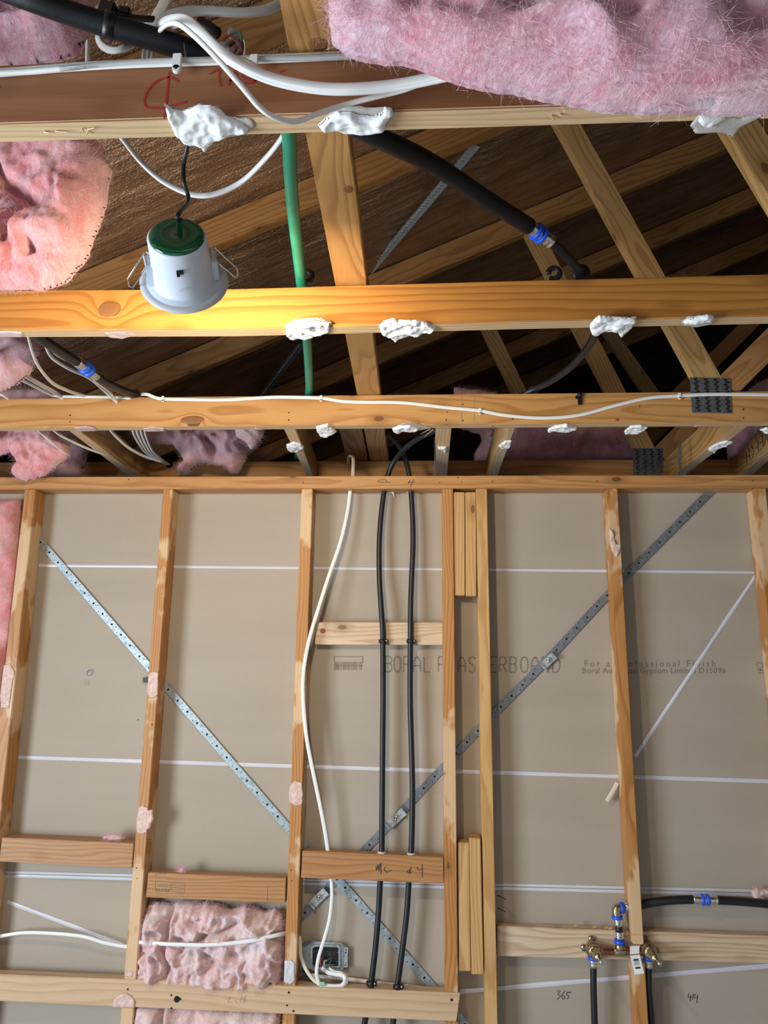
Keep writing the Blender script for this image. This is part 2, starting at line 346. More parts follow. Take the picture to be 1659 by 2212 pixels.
# ---------------------------------------------------------------- pillow surfaces (wool, plaster, glue)
def pillow(name, poly, mat, N, thick, step, parent=None, seed=0, amp=.5, fr=9., edge=None, back=.25, creases=(), fibres=0, flen=.014, ragged=0., plateau=1., bend=None, fold=0., stria=None):
    "poly: world points of a flat outline; N: unit normal the stuff bulges along"
    N = Vector(N).normalized(); P = [Vector(p) for p in poly]; O = P[0].copy()
    Ux = (V3(1, 0, 0)-N*N.x).normalized() if abs(N.x) < .9 else V3(0, 1, 0); Vx = N.cross(Ux)
    pts = []
    for i, p in enumerate(P):                      # refine and roughen the outline
        q = P[(i+1) % len(P)]; k = max(1, int((q-p).length/(step*2.5)))
        for j in range(k):
            c = p.lerp(q, j/k); nz = noise.noise_vector(c*fr*3+Vector((seed, 0, 0))); n2 = noise.noise_vector(c*fr*5+Vector((0, seed, 0)))
            pts.append(((c-O).dot(Ux)+(nz.x+.3*n2.x)*ragged*.6, (c-O).dot(Vx)+(nz.y+.3*n2.y)*ragged*.6))
    A = np.array(pts); B = np.roll(A, -1, 0); lo = A.min(0)-step; hi = A.max(0)+step
    nx, ny = int((hi[0]-lo[0])/step)+2, int((hi[1]-lo[1])/step)+2
    gx, gy = np.meshgrid(lo[0]+np.arange(nx)*step, lo[1]+np.arange(ny)*step, indexing='ij'); G = np.stack([gx.ravel(), gy.ravel()], 1)
    best = np.full(len(G), 1e9); near = np.zeros_like(G); ins = np.zeros(len(G), bool)
    for a, b in zip(A, B):
        ab = b-a; L = max(ab@ab, 1e-12); t = np.clip(((G-a)@ab)/L, 0, 1)[:, None]; c = a+t*ab; d = np.hypot(*(G-c).T); m = d < best
        best[m] = d[m]; near[m] = c[m]
        cond = ((a[1] > G[:, 1]) != (b[1] > G[:, 1]))
        if abs(b[1]-a[1]) > 1e-12: ins ^= cond & (G[:, 0] < (b[0]-a[0])*(G[:, 1]-a[1])/(b[1]-a[1])+a[0])
    idx = lambda i, j: i*ny+j
    cells = [(idx(i, j), idx(i+1, j), idx(i+1, j+1), idx(i, j+1)) for i in range(nx-1) for j in range(ny-1)]
    ca = np.array(cells); keep = ins[ca].sum(1) >= 1; ca = ca[keep]
    used = np.unique(ca); e = edge or thick
    d = np.where(ins, best, 0); G2 = np.where(ins[:, None], G, near)
    h = np.sqrt(np.clip(1-(1-np.clip(d/e, 0, 1))**2, 0, 1))
    for cr, cd_, cw in creases:                   # grooves
        cp = [((Vector(c)-O).dot(Ux), (Vector(c)-O).dot(Vx)) for c in cr]; bd = np.full(len(G), 1e9)
        for a, b in zip(cp[:-1], cp[1:]):
            a, b = np.array(a), np.array(b); ab = b-a; t = np.clip(((G-a)@ab)/(ab@ab), 0, 1)[:, None]; bd = np.minimum(bd, np.hypot(*(G-(a+t*ab)).T))
        h = h*(1-cd_*np.exp(-(bd/cw)**2))
    mp = {}; vs = []; top = []; sv = Vector((seed*3.1, seed*1.7, 0))
    for u in used:
        c = O+Ux*G2[u][0]+Vx*G2[u][1]; hh = h[u]
        n1 = noise.fractal(c*fr+sv, 1., 2., 4) if amp else 0
        rg = (1-abs(noise.noise(c*fr*1.9+sv+noise.noise_vector(c*fr*.8)*fold))*2) if fold else 0
        if stria: rg = .45*rg+.38*(1-abs(noise.noise(Vector((c.x*stria[0], c.y, c.z*stria[1]))*fr*1.9+noise.noise_vector(c*fr*1.2)*.6))*2)
        ht = thick*hh*(plateau + amp*n1 + (.30*rg if fold else 0))
        dv = noise.noise_vector(c*fr*1.3+sv)*(thick*.25*amp*hh) if amp else Vector()
        q = c+N*max(ht, 0)+dv
        if bend: q = bend(q)
        mp[u] = len(vs); vs.append(q); top.append(ht)
    nb = {}
    for u in used:
        c = O+Ux*G2[u][0]+Vx*G2[u][1]
        if ins[u] and d[u] > step*.6:
            q = c-N*(thick*back*h[u]);
            if bend: q = bend(q)
            nb[u] = len(vs); vs.append(q)
        else: nb[u] = mp[u]
    fs = [tuple(mp[k] for k in q) for q in ca] + [tuple(nb[k] for k in reversed(q)) for q in ca if any(nb[k] != mp[k] for k in q)]
    M = Matrix.Translation(sum(vs, Vector())/len(vs)); Mi = M.inverted(); me = bpy.data.meshes.new(name)
    me.from_pydata([tuple(Mi@v) for v in vs], [], fs); me.update()
    bm = bmesh.new(); bm.from_mesh(me); bmesh.ops.remove_doubles(bm, verts=bm.verts, dist=step*.42)
    for _ in range(2 if step > .003 else 1): bmesh.ops.smooth_vert(bm, verts=bm.verts, factor=.5, use_axis_x=True, use_axis_y=True, use_axis_z=True)
    bm.to_mesh(me); bm.free()
    for p in me.polygons: p.use_smooth = True
    o = link(name, me, mat, M, parent)
    if fibres:
        rnd = random.Random(seed+5); fv = []; ff = []; ul = list(used); rim = [u for u in ul if ins[u] and best[u] < e*.5] or ul
        for k in range(fibres):
            u = rnd.choice(rim if k % 2 else ul); c = vs[mp[u]]+Vector((rnd.uniform(-1, 1), 0, rnd.uniform(-1, 1)))*step
            out = (c-(O+Ux*G2[u][0]+Vx*G2[u][1])); g = (Ux*(G2[u][0]-near[u][0])+Vx*(G2[u][1]-near[u][1]))
            dr = (N*.35 - (g.normalized() if g.length > 1e-6 else Vector())*(1.2 if k % 2 else .3)+Vector((rnd.gauss(0, .7), rnd.gauss(0, .5), rnd.gauss(0, .7)))).normalized()
            L = flen*rnd.uniform(.5, 1.9); side = dr.cross(Vector((rnd.gauss(0, 1), rnd.gauss(0, 1), rnd.gauss(0, 1)))).normalized(); cur = side.cross(dr)*rnd.uniform(-.6, .6)
            wd = rnd.uniform(.00008, .00020); b0 = len(fv)
            for s_ in range(4):
                t = s_/3; c2 = c-dr*L*.25+dr*L*t+cur*L*t*t; fv += [c2-side*wd*(1-.7*t), c2+side*wd*(1-.7*t)]
            ff += [(b0+2*s_, b0+2*s_+1, b0+2*s_+3, b0+2*s_+2) for s_ in range(3)]
        m2 = bpy.data.meshes.new('loose_fibres'); m2.from_pydata([tuple(Mi@v) for v in fv], [], ff); fo = link('loose_fibres', m2, M_fibre, M, o); fo['kind'] = 'stuff'
    return o
def px_poly(pts, **k): return [un(*p, **k) for p in pts]
def offset_strip(strokes, mapf, width, lift):
    "ink strokes: px polylines -> thin raised ribbons"
    vs, fs = [], []
    for st in strokes:
        P = [Vector((*p, 0)) for p in st]; b0 = len(vs)
        for i, p in enumerate(P):
            t = (P[min(i+1, len(P)-1)]-P[max(i-1, 0)]).normalized(); n = Vector((-t.y, t.x, 0))*width/2
            for q in (p-n, p+n): vs.append(mapf(q.x, q.y)+lift)
        fs += [(b0+2*i, b0+2*i+1, b0+2*i+3, b0+2*i+2) for i in range(len(P)-1)]
    return vs, fs
def ink(name, mat, strokes, mapf, width, lift, parent, curve=True):
    if curve: strokes = [[(q.x, q.y) for q in smooth_path([(*p, 0) for p in s], 5)] if len(s) > 2 else s for s in strokes]
    vs, fs = offset_strip(strokes, mapf, width, Vector(lift)); return mk(name, vs, fs, mat, None, parent)
#==BODY==
M_dark = plain('painted roof end gloom', (.035, .026, .022), .9)  # near-black colour stands in for the gloom at the roof ends
FLOOR = -2.36; BY = .066                       # board face behind the studs
# ---------------------------------------------------------------- the setting
tag(box('floor', M_conc, -1.2, 3.5, -4.9, 3.1, FLOOR-.1, FLOOR, bevel=0), kind='structure')
tag(box('wall_left', M_board, -1.21, -1.2, -4.9, 3.1, FLOOR, .12, bevel=0, along='z'), kind='structure')
WN = empty('added_window_1', (-1.2, -2.25, -1.0), kind='structure')  # unseen frame added around the left fill light; the wall has no opening
for nm, y0, y1, z0, z1 in (('added_window_frame', -3.03, -2.95, -1.70, -.30), ('added_window_frame', -1.55, -1.47, -1.70, -.30), ('added_window_frame', -3.03, -1.47, -1.70, -1.63), ('added_window_frame', -3.03, -1.47, -.37, -.30)): box(nm, M_edge, -1.2, -1.14, y0, y1, z0, z1, WN)
tag(box('wall_right', M_board, 3.5, 3.51, -4.9, 3.1, FLOOR, .12, bevel=0, along='z'), kind='structure')
wall = box('wall_back', M_board, -1.2, 3.5, BY, BY+.010, FLOOR, .036, bevel=0, along='z'); tag(wall, kind='structure')
tag(box('ceiling', M_board, -1.2, 8.4, .47, 3.1, .108, .118, bevel=0), kind='structure')
tag(box('ceiling', M_board, -1.2, 3.5, -4.9, -2.35, .108, .118, bevel=0), kind='structure')
tag(box('ceiling', M_board, 3.5, 8.4, -4.9, .47, .108, .118, bevel=0), kind='structure')
TR = dict(C=-1.4775, A=-.893, B=-.2655, D=.42, E=1.06, F=1.725, G=2.39)
def roof_z(x): return .952+.44*(x-1) if x < 3.8 else .952+.44*2.8-.44*(x-3.8)
def make_foil():
    nx, ny = 320, 330; x0, x1, y0, y1 = -.95, 8.4, -4.9, 3.1; vs = []
    ys = sorted(TR.values()); ys = [ys[0]-.6*i for i in range(5, 0, -1)]+ys+[ys[-1]+.65]
    for j in range(ny):
        y = y0+(y1-y0)*j/(ny-1)
        k = max(i for i in range(len(ys)) if ys[i] <= y) if y > ys[0] else 0
        a, b = ys[k]+.02, ys[min(k+1, len(ys)-1)]+.02; f = min(max((y-a)/max(b-a, .01), 0), 1)
        for i in range(nx):
            x = x0+(x1-x0)*i/(nx-1); c = Vector((x, y, 0)); s = math.sin(math.pi*f)
            wr = noise.noise(Vector((x*14, y*3, 1)))*.007 + noise.noise(Vector((x*5+y*4, y*6, 4)))*.012 + (1-abs(noise.noise(Vector((x*9-y*2, y*1.5, 9))))*2)*.006
            vs.append((x, y, roof_z(x)-.020*s+wr*s+.004))
    fs = [(j*nx+i, j*nx+i+1, (j+1)*nx+i+1, (j+1)*nx+i) for j in range(ny-1) for i in range(nx-1)]
    o = mk('roof_sarking', vs, fs, M_foil, Matrix.Translation((1, 0, 1)), None, True); return tag(o, kind='structure')
make_foil()
for yy in (3.1, -4.9): tag(mk('wall_gable', [(-.95, yy, .1), (8.4, yy, .118), (8.4, yy, .3), (3.8, yy, 2.3)], [(0, 1, 2, 3)], M_dark), kind='structure')
# ---------------------------------------------------------------- wall frame
FR = empty('wall_frame', (1.3, .03, FLOOR), 'orange pine stud wall frame with top plate and noggins in front of plasterboard', 'wall frame')
UPZ = V3(0, 0, 1)
box('top_plate', M_plate, -1.2, 3.4, 0, BY-.001, 0, .041, FR)
box('bottom_plate', M_plate, -1.2, 3.4, 0, BY-.001, FLOOR, FLOOR+.035, FR)
def line_at(p, q, z):
    t = (z-p.z)/(q.z-p.z); return p.lerp(q, t)
def segs(name, mat, sl, parent, label=None):
    "one timber made of several straight blocks (notches); sl: (ringA, ringB)"
    vs, fs = [], []
    for A, B in sl:
        o = len(vs); vs += list(A)+list(B)
        fs += [(o+j, o+(j+1) % 4, o+4+(j+1) % 4, o+4+j) for j in range(4)]+[(o, o+1, o+2, o+3), (o+4, o+5, o+6, o+7)]
    a = sum(map(Vector, sl[0][0]), Vector())/4; b = sum(map(Vector, sl[-1][1]), Vector())/4
    return tag(mk(name, vs, fs, mat, frame(a, b-a, V3(0, -1, 0)), parent, bevel=.0018), label)
def zpx(x, y, yp=0.): return un(x, y, y=yp).z
ZLT = lambda x: un(400+ (x-.55)*650, 2121, y=0).z
LT = [un(0, 2105, y=0), un(995, 2145, y=0)]; LB = [un(0, 2163, y=0), un(985, 2207, y=0)]
def ledger_z(x, L): t = (x-L[0].x)/(L[1].x-L[0].x); return L[0].lerp(L[1], t).z
def stud(mat, fl, fr, cuts='ledger', label=None, dep=BY-.001, ztop=-.0006):
    a, b = [un(*p, y=0) for p in fl]; c, d = [un(*p, y=0) for p in fr]
    def ring(z, y0=0, y1=dep):
        l, r = line_at(a, b, z), line_at(c, d, z)
        return [V3(l.x, y0, z), V3(r.x, y0, z), V3(r.x, y1, z), V3(l.x, y1, z)]
    zb = FLOOR+.036
    if cuts == 'ledger':
        x = line_at(a, b, -1.45).x+.017; zt, zl = ledger_z(x, LT), ledger_z(x, LB)
        sl = [(ring(ztop), ring(zt+.0005)), (ring(zt+.0005, .036), ring(zl-.0005, .036)), (ring(zl-.0005), ring(zb))]
    elif cuts == 'nog':
        zn, zc, zl = zpx(1360, 2011, .03), zpx(1380, 2040), zpx(1380, 2079)
        sl = [(ring(ztop), ring(zn+.001)), (ring(zn+.001, 0, .0285), ring(zc, 0, .0285)), (ring(zl-.001), ring(zb))]
    else: sl = [(ring(ztop), ring(zb))]
    return segs('stud', mat, sl, FR, label)
s1 = stud(M_stud, [(54, 1053), (-8, 1600)], [(77.5, 1053), (18.5, 1600)])
s2 = stud(M_stud, [(353, 1053), (268, 2110)], [(373.5, 1053), (294, 2110)])
s3 = stud(M_stud, [(651.6, 1053), (612.7, 2128)], [(675.4, 1053), (639, 2128)])
s4 = stud(M_stud, [(955, 1053), (961, 2130)], [(978.7, 1053), (989.5, 2130)])
s5 = stud(M_pale, [(1028, 1053), (1049, 2212)], [(1052, 1053), (1075.5, 2212)], None, 'paler new stud right of the packing blocks')
s6 = stud(M_stud, [(1311, 1053), (1367, 2040)], [(1334, 1053), (1391, 2040)], 'nog', 'patchy stud cut away around the tap noggin')
s7 = stud(M_stud, [(1630.5, 1053), (1648.5, 1230)], [(1654, 1053), (1672.5, 1230)], None)
for x in (-.45, -.9, 2.75, 3.2):
    o = box('stud', M_stud, x, x+.035, 0, BY-.001, FLOOR+.036, -.001, FR, along='z')
def nog(mat, tl, tr, br, bl, y=0., dep=.035, label=None): return tag(quadpx('noggin', mat, tl, tr, br, bl, y, dep, FR), label)
nog(M_nog, (4, 1809), (289, 1822), (285, 1875), (-2, 1861), .0, .06)
n2 = nog(M_nog, (320, 1884.5), (618, 1897), (616, 1951), (315, 1938.5), .0005, .035, 'noggin with an upside down grade stamp')
n3 = nog(M_nog, (653, 1838), (958, 1852), (958.5, 1909.5), (650, 1896), .0005, .036, 'noggin with black handwriting below the two pipes')
nu = nog(M_white, (682, 1344), (956.5, 1344.8), (957, 1393), (680, 1392.5), .031, .034, 'pale washed noggin set back behind the pipes')
nog(M_nog, (-330, 1815), (-30, 1822), (-36, 1875), (-336, 1865))
quadpx('noggin', M_white, (1074, 2000.5), (1760, 2026), (1760, 2084), (1074, 2065.5), .030, .035, FR)
led = quadpx('ledger', M_ledger, (-420, 2088), (994.5, 2145), (986.5, 2207), (-420, 2144), -.0005, .0355, FR); tag(led, 'weathered board let into the studs near the bottom')
LW = lambda x, y: un(x, y, y=-.0012)
ink('handwriting', M_ink, [[(836, 1041), (832, 1036), (821, 1037), (816, 1040), (824, 1042), (845, 1041)], [(886, 1036), (882, 1046)], [(894, 1035), (886, 1052)], [(881, 1042), (897, 1041)]], lambda x, y: un(x, y, y=-.0006), 1.1, (0, 0, 0), FR)
ink('handwriting', M_ink, [[(812, 1870), (813, 1880), (817, 1868), (818, 1882), (822, 1864), (823, 1890)], [(832, 1872), (830, 1878), (835, 1884), (845, 1880)], [(880, 1880), (880, 1884), (890, 1886)], [(884, 1877), (884, 1887), (888, 1873)], [(901, 1872), (903, 1879), (912, 1878)], [(912, 1866), (912, 1896)], [(814, 1875), (823, 1876)]], lambda x, y: un(x, y, y=-.0006), 1.3, (0, 0, 0), n3)
ink('handwriting', M_faint, [[(490, 2157), (498, 2153), (492, 2164), (500, 2165)], [(506, 2162), (512, 2166)], [(522, 2152), (519, 2166)], [(530, 2152), (525, 2157), (532, 2163), (526, 2166), (531, 2152)]], lambda x, y: un(x, y, y=-.0012), .9, (0, 0, 0), led)
# nail holes and screw marks on plate, studs and ledger
def discs(name, mat, pts, r, y, parent, N=12):
    parts = []
    for (px, py) in pts:
        c = un(px, py, y=y); parts.append(cyl(c, c+V3(0, .0004, 0), r*random.uniform(.8, 1.2), sides=N))
    return tag(mk(name, *merge(parts), mat, None, parent), kind='stuff')
discs('nail_holes', M_hole, [(655, 1042), (950, 1042), (989, 1032), (997, 1041), (1064, 1040), (1290, 1039), (1626, 1038), (278, 1098 - 62)], .0018, -.0006, FR)
discs('nail_holes', M_hole, [(276, 2137), (389, 2158.5), (370, 2178), (370, 2150), (624, 2144), (976, 2160)], .0032, -.0012, led)
discs('nail_holes', M_hole, [(620, 2172), (634, 2184)], .003, -.0012, led)
discs('bolt_hole', M_hole, [(382, 2158.6)], .008, -.0011, led, 20)
discs('nail_holes', M_hole, [(328, 1565), (629, 1880), (630, 1903), (295, 1875), (296, 1898), (298, 1555), (349, 1283), (1316, 1067)], .0016, -.0007, FR)
# ---------------------------------------------------------------- glue smears on studs (parts)
def smear(parent, poly, mat=M_glue, y=-.0003, th=.002, seed=0): return pillow('glue_smear', px_poly(poly, y=y), mat, (0, -1, 0), th, .0022, parent, seed, amp=.9, fr=60, edge=.003, ragged=.0008)
smear(s1, [(8, 1437), (22, 1433), (33, 1450), (28, 1475), (20, 1530), (2, 1530), (0, 1500)], seed=1)
smear(s2, [(321, 1456), (330, 1450), (343, 1452), (341, 1500), (333, 1508), (322, 1506), (317, 1495)], seed=2)
smear(s2, [(299, 1744), (308, 1740), (320, 1744), (317, 1798), (305, 1803), (295, 1797), (294, 1780)], seed=3)
tag(pillow('glue_lump', px_poly([(318, 1750), (330, 1748), (333, 1768), (325, 1790), (315, 1795)], y=-.0003), M_glue, (0, -1, 0), .006, .0022, s2, 5, amp=.8, fr=50, ragged=.001))
smear(s3, [(627, 1695), (636, 1686), (652, 1690), (655, 1715), (653, 1738), (640, 1742), (626, 1734), (623, 1715)], seed=4)
smear(s3, [(614, 2075), (630, 2073), (638, 2080), (637, 2117), (628, 2127), (613, 2122)], M_silic, seed=6)
smear(s6, [(1316, 1140), (1324, 1146), (1331, 1175), (1342, 1176), (1340, 1190), (1332, 1205), (1322, 1190), (1316, 1170)], seed=7, th=.005)
smear(led, [(243, 2176), (246, 2160), (258, 2148), (272, 2144), (284, 2150), (293, 2164), (291, 2178)], M_glue, -.0012, .003, 8)
smear(s2, [(270, 2096), (288, 2099), (285, 2112), (268, 2109)], seed=9, th=.001)
# ---------------------------------------------------------------- packing blocks between the two panels
def packing(poly, y, dep, label):
    o = quadpx('packing_block', M_pale, *poly, y, dep, None, True); return tag(o, label, 'timber block', 'pale packing blocks between the two wall panels')
packing([(980, 1063), (1003.5, 1063), (1004.5, 1286), (982, 1286)], .006, .055, 'upper pale packing block beside the old orange stud, left of its pair')
packing([(1005, 1063), (1028, 1063), (1029.5, 1287), (1006, 1287)], .004, .057, 'upper pale packing block touching the pale new stud, right of its pair')
packing([(990, 1820), (1013.5, 1821), (1017, 2098), (991, 2098)], .004, .057, 'lower pale packing block beside the old stud, shorter and left of its pair')
packing([(1014, 1810), (1038.5, 1812), (1045, 2105), (1018.5, 2105)], -.002, .063, 'lower pale packing block touching the pale new stud, taller of its pair')
# ---------------------------------------------------------------- printing and writing on the board
LF = V3(0, -.0006, 0)
BW = lambda x, y: un(x, y, y=BY-.0006)
GL = {'B': [[(0, 0), (0, 1)], [(0, 0), (.75, 0), (1, .2), (.75, .46), (0, .46)], [(.75, .46), (1, .7), (.8, 1), (0, 1)]], 'O': [[(.3, 0), (.7, 0), (1, .25), (1, .75), (.7, 1), (.3, 1), (0, .75), (0, .25), (.3, 0)]],
 'R': [[(0, 0), (0, 1)], [(0, 0), (.75, 0), (1, .22), (.75, .5), (0, .5)], [(.5, .5), (1, 1)]], 'A': [[(0, 1), (0, .35), (.4, 0), (.6, 0), (1, .35), (1, 1)], [(0, .6), (1, .6)]], 'L': [[(0, 0), (0, 1)], [(0, 1), (1, 1)]],
 'P': [[(0, 0), (0, 1)], [(0, 0), (.75, 0), (1, .24), (.75, .5), (0, .5)]], 'S': [[(1, .15), (.7, 0), (.3, 0), (0, .22), (.3, .47), (.7, .52), (1, .78), (.7, 1), (.3, 1), (0, .85)]], 'T': [[(0, 0), (1, 0)], [(.5, 0), (.5, 1)]],
 'E': [[(1, 0), (0, 0), (0, 1), (1, 1)], [(0, .5), (.8, .5)]], 'D': [[(0, 0), (0, 1)], [(0, 0), (.65, 0), (1, .3), (1, .7), (.65, 1), (0, 1)]]}
st = []
for ch, x in zip('BORALPLASTERBOARD', [832, 851, 872, 893, 916, 947, 968, 990, 1012, 1036, 1059, 1079, 1101, 1125, 1148, 1171, 1194]):
    y0 = 1418+(x-832)*.004; w_, h_ = 15, 33
    for s_ in GL[ch]:
        for (a, b) in zip(s_[:-1], s_[1:]):
            A = Vector((x+a[0]*w_, y0+a[1]*h_)); B = Vector((x+b[0]*w_, y0+b[1]*h_)); n = max(1, round((B-A).length/6))
            for k in range(n): st.append([tuple(A.lerp(B, (k+.08)/n)), tuple(A.lerp(B, (k+.86)/n))])
ink('printed_lettering', M_print, st, BW, 3.2, (0, 0, 0), wall, False)
bc = []; x = 722.
while x < 783:
    wd = random.choice((.8, .8, 1.4, 2.2)); bc.append([(x, 1432), (x, 1447)]) if random.random() < .85 else None; x += wd+1.1
ink('printed_barcode', M_print, bc, BW, 1.1, (0, 0, 0), wall, False)
ink('printed_barcode', M_print, [[(721, 1418), (784, 1418.5)], [(721, 1431), (784, 1431.5)], [(722, 1418), (722, 1432)], [(783.5, 1418), (783.5, 1432)], [(722, 1437), (784, 1437.5)]], BW, 1.6, (0, 0, 0), wall, False)
def text(name, s, x0, x1, ybase, h, mapf, mat, parent, spacing=1., rot=False):
    cu = bpy.data.curves.new(name, 'FONT'); cu.body = s; cu.resolution_u = 2; cu.space_character = spacing
    to = bpy.data.objects.new(name, cu); COL.objects.link(to); bpy.context.view_layer.update()
    me = bpy.data.meshes.new_from_object(to.evaluated_get(bpy.context.evaluated_depsgraph_get())); COL.objects.unlink(to); bpy.data.objects.remove(to)
    xs = [v.co.x for v in me.vertices]; ys = [v.co.y for v in me.vertices]; a, b = min(xs), max(xs); c = max(ys)
    vs = []
    for v in me.vertices:
        u, t = (v.co.x-a)/(b-a), v.co.y/c
        if rot: u, t = 1-u, 1-t
        vs.append(mapf(x0+(x1-x0)*u, ybase-h*t))
    return mk(name, vs, [tuple(p.vertices) for p in me.polygons], mat, None, parent)
text('printed_lettering', 'For a Professional Finish', 1263, 1545, 1440, 14, BW, M_print, wall, 1.45)
text('printed_lettering', 'Boral Australian Gypsum Limited D15096', 1258, 1567, 1454.5, 12.5, BW, M_print, wall, 1.05)
ink('printed_mark', M_print, [[(1638, 1440), (1633, 1436), (1638, 1431), (1645, 1432), (1648, 1439), (1643, 1444), (1636, 1443)], [(1636, 1448), (1649, 1448)], [(1638, 1454), (1650, 1454)], [(1642, 1444), (1642, 1454)]], BW, 1.6, (0, 0, 0), wall, False)
ink('handwriting', M_ink, [[(1202, 2141), (1210, 2141), (1205, 2148), (1211, 2152), (1203, 2159)], [(1221, 2140), (1214, 2150), (1216, 2158), (1221, 2155), (1216, 2150)], [(1232, 2144), (1225, 2144), (1224, 2149), (1229, 2152), (1225, 2158)], [(1224, 2143.5), (1235, 2143)]], BW, 1.4, (0, 0, 0), wall)
ink('handwriting', M_ink, [[(1488, 2145), (1486, 2155), (1494, 2154)], [(1492, 2149), (1491, 2163)], [(1498, 2146), (1496, 2160)], [(1502, 2147), (1500, 2156), (1507, 2155)], [(1507, 2149), (1505, 2167)]], BW, 1.6, (0, 0, 0), wall, False)
ink('handwriting', M_violet, [[(188, 1458), (189, 1450), (196, 1446), (202, 1448), (201, 1455), (193, 1460), (188, 1457), (192, 1449), (198, 1451), (196, 1457)], [(194, 1450), (199, 1448)]], BW, 1.1, (0, 0, 0), wall)
ink('handwriting', M_faint, [[(184, 1471), (184, 1481)], [(188, 1472), (193, 1472), (189, 1476), (193, 1479), (187, 1482)]], BW, .9, (0, 0, 0), wall)
text('printed_stamp', 'MGP10', 340, 358, 1889, 5, lambda x, y: un(x, y, y=-.0003), M_print, n2, rot=True)
text('printed_stamp', 'MGP10', 337, 364, 1926, 6, lambda x, y: un(x, y, y=-.0003), M_print, n2, rot=True)
ink('printed_stamp', M_print, [[(336, 1903), (367, 1905), (366, 1927), (335, 1925), (336, 1903)], [(371, 1907), (399, 1909), (398, 1928), (370, 1926), (371, 1907)], [(336, 1933), (364, 1935)], [(337, 1893), (337, 1886)], [(358, 1899), (382, 1901)], [(373, 1912), (396, 1914)], [(373, 1917), (396, 1919)], [(341, 1910), (362, 1911)], [(341, 1915), (362, 1916)], [(578, 1917), (577, 1948)]], lambda x, y: un(x, y, y=-.0003), .9, (0, 0, 0), n2, False)
# ---------------------------------------------------------------- plastic straps on the board
def strap(name, p0, p1, wpx, label, mat=M_strap, y=BY-.0008, sag=0):
    a, b = un(*p0, y=y), un(*p1, y=y); up = V3(0, 0, 1); r = wpx/1520.; n = 24; vs = []; fs = []
    for i in range(n+1):
        t = i/n; c = a.lerp(b, t)+V3(0, -.002*abs(noise.noise(V3(t*4, p0[0], 0))), sag*math.sin(math.pi*t)); d = (b-a).normalized(); nn = V3(-d.z, 0, d.x)*r*(1+.25*noise.noise(V3(t*6, p0[1], 3)))
        vs += [c-nn, c+V3(0, -.0012, 0), c+nn]
    fs = [(3*i+k, 3*i+k+1, 3*i+k+4, 3*i+k+3) for i in range(n) for k in (0, 1)]
    return tag(mk(name, vs, fs, mat, None, None), label, 'strap', 'white plastic packing straps across the plasterboard')
strap('plastic_strap', (84, 1221.5), (1700, 1237), 6, 'highest white strap line across the whole board, below the top plate')
strap('plastic_strap', (40, 1636), (1700, 1689), 8, 'white strap line across the board at mid height')
strap('plastic_strap', (6, 1884), (1700, 1926.5), 5, 'upper line of the close pair of white straps behind the noggins')
strap('plastic_strap', (6, 1891.5), (1700, 1935), 6, 'lower line of the close pair of white straps behind the noggins')
strap('plastic_strap', (16, 1948), (266, 2041), 8, 'short slanting white strap at lower left ending by the second stud')
strap('plastic_strap', (990, 2142), (1700, 2083), 9, 'white strap rising gently to the right below the shower taps')
strap('plastic_strap', (1372, 1634), (1640, 1232), 8, 'long steep grey white strap right of the patchy stud', M_strap)
a, b = un(1334, 1690, y=.05), un(1311, 1731, y=.045)
tag(tube('strap_end', M_cream, [a, a.lerp(b, .5)+V3(0, -.003, 0), b], .006, .0025, V3(1, 0, 0)), 'cream cut strap end sticking out left of the patchy stud', 'strap')
tag(box('switch_clip', M_clip, un(310, 1470, y=.06).x, un(322, 1470, y=.06).x, .052, BY-.001, un(310, 1474, y=.06).z, un(310, 1463, y=.06).z), 'small black clip half hidden behind second stud from the left', 'clip')
# ---------------------------------------------------------------- galvanised brace straps on the frame
def brace(pts, wpx, label, tens=(), y=BY-.006, mat=None):
    E0 = empty('steel_brace', un(*pts[0], y=y), label, 'metal brace', 'diagonal perforated steel straps on the wall')
    r = wpx/1510.*.5*1.35; P = [un(*p, y=y) for p in pts]
    for i, (a, b) in enumerate(zip(P[:-1], P[1:])):
        d = (b-a).normalized(); n = V3(-d.z, 0, d.x)*r; t = V3(0, .0012, 0); e = V3(0, .0006*i, 0)
        loft('strap_band', mat or M_galv, [[a-n+e, a+n+e, a+n+t+e, a-n+t+e], [b-n+e, b+n+e, b+n+t+e, b-n+t+e]], E0, .0003, zd=V3(0, -1, 0), seg=1)
        parts = []; L = (b-a).length; k = 0; s_ = .01
        while s_ < L-.01:
            off, rr = ((0, .0034), (.5, .0014), (-.5, .0014))[k % 3] if k % 3 == 0 else ((.5 if k % 3 == 1 else -.5), .0015)
            c = a+d*s_+n*off+e-V3(0, .0003, 0); parts.append(cyl(c, c+V3(0, .0002, 0), rr, sides=10)); s_ += .0155; k += 1
        tag(mk('perforations', *merge(parts), M_hole, None, E0), kind='stuff')
    for (p, q) in tens:
        a, b = un(*p, y=y-.006), un(*q, y=y-.006); d = (b-a).normalized(); n = V3(-d.z, 0, d.x)*(r*1.04)
        T = loft('tensioner', M_galvb, [[a-n, a+n, a+n+V3(0, .004, 0), a-n+V3(0, .004, 0)], [b-n, b+n, b+n+V3(0, .004, 0), b-n+V3(0, .004, 0)]], E0, .001, zd=V3(0, -1, 0))
        for s_ in (-1, 1): mk('tensioner_rim', *boxvf(a.lerp(b, .5+.5*s_)-V3(0, .003, 0), n*1.05, d*.0025, V3(0, .005, 0)), M_galv, None, T)
        c = a.lerp(b, .5); mk('screw', *merge([cyl(c, c-V3(0, .012, 0), .004), cyl(c-V3(.006, .006, -.004), c+V3(.008, -.008, .010), .0025)]), M_shiny, None, T, True)
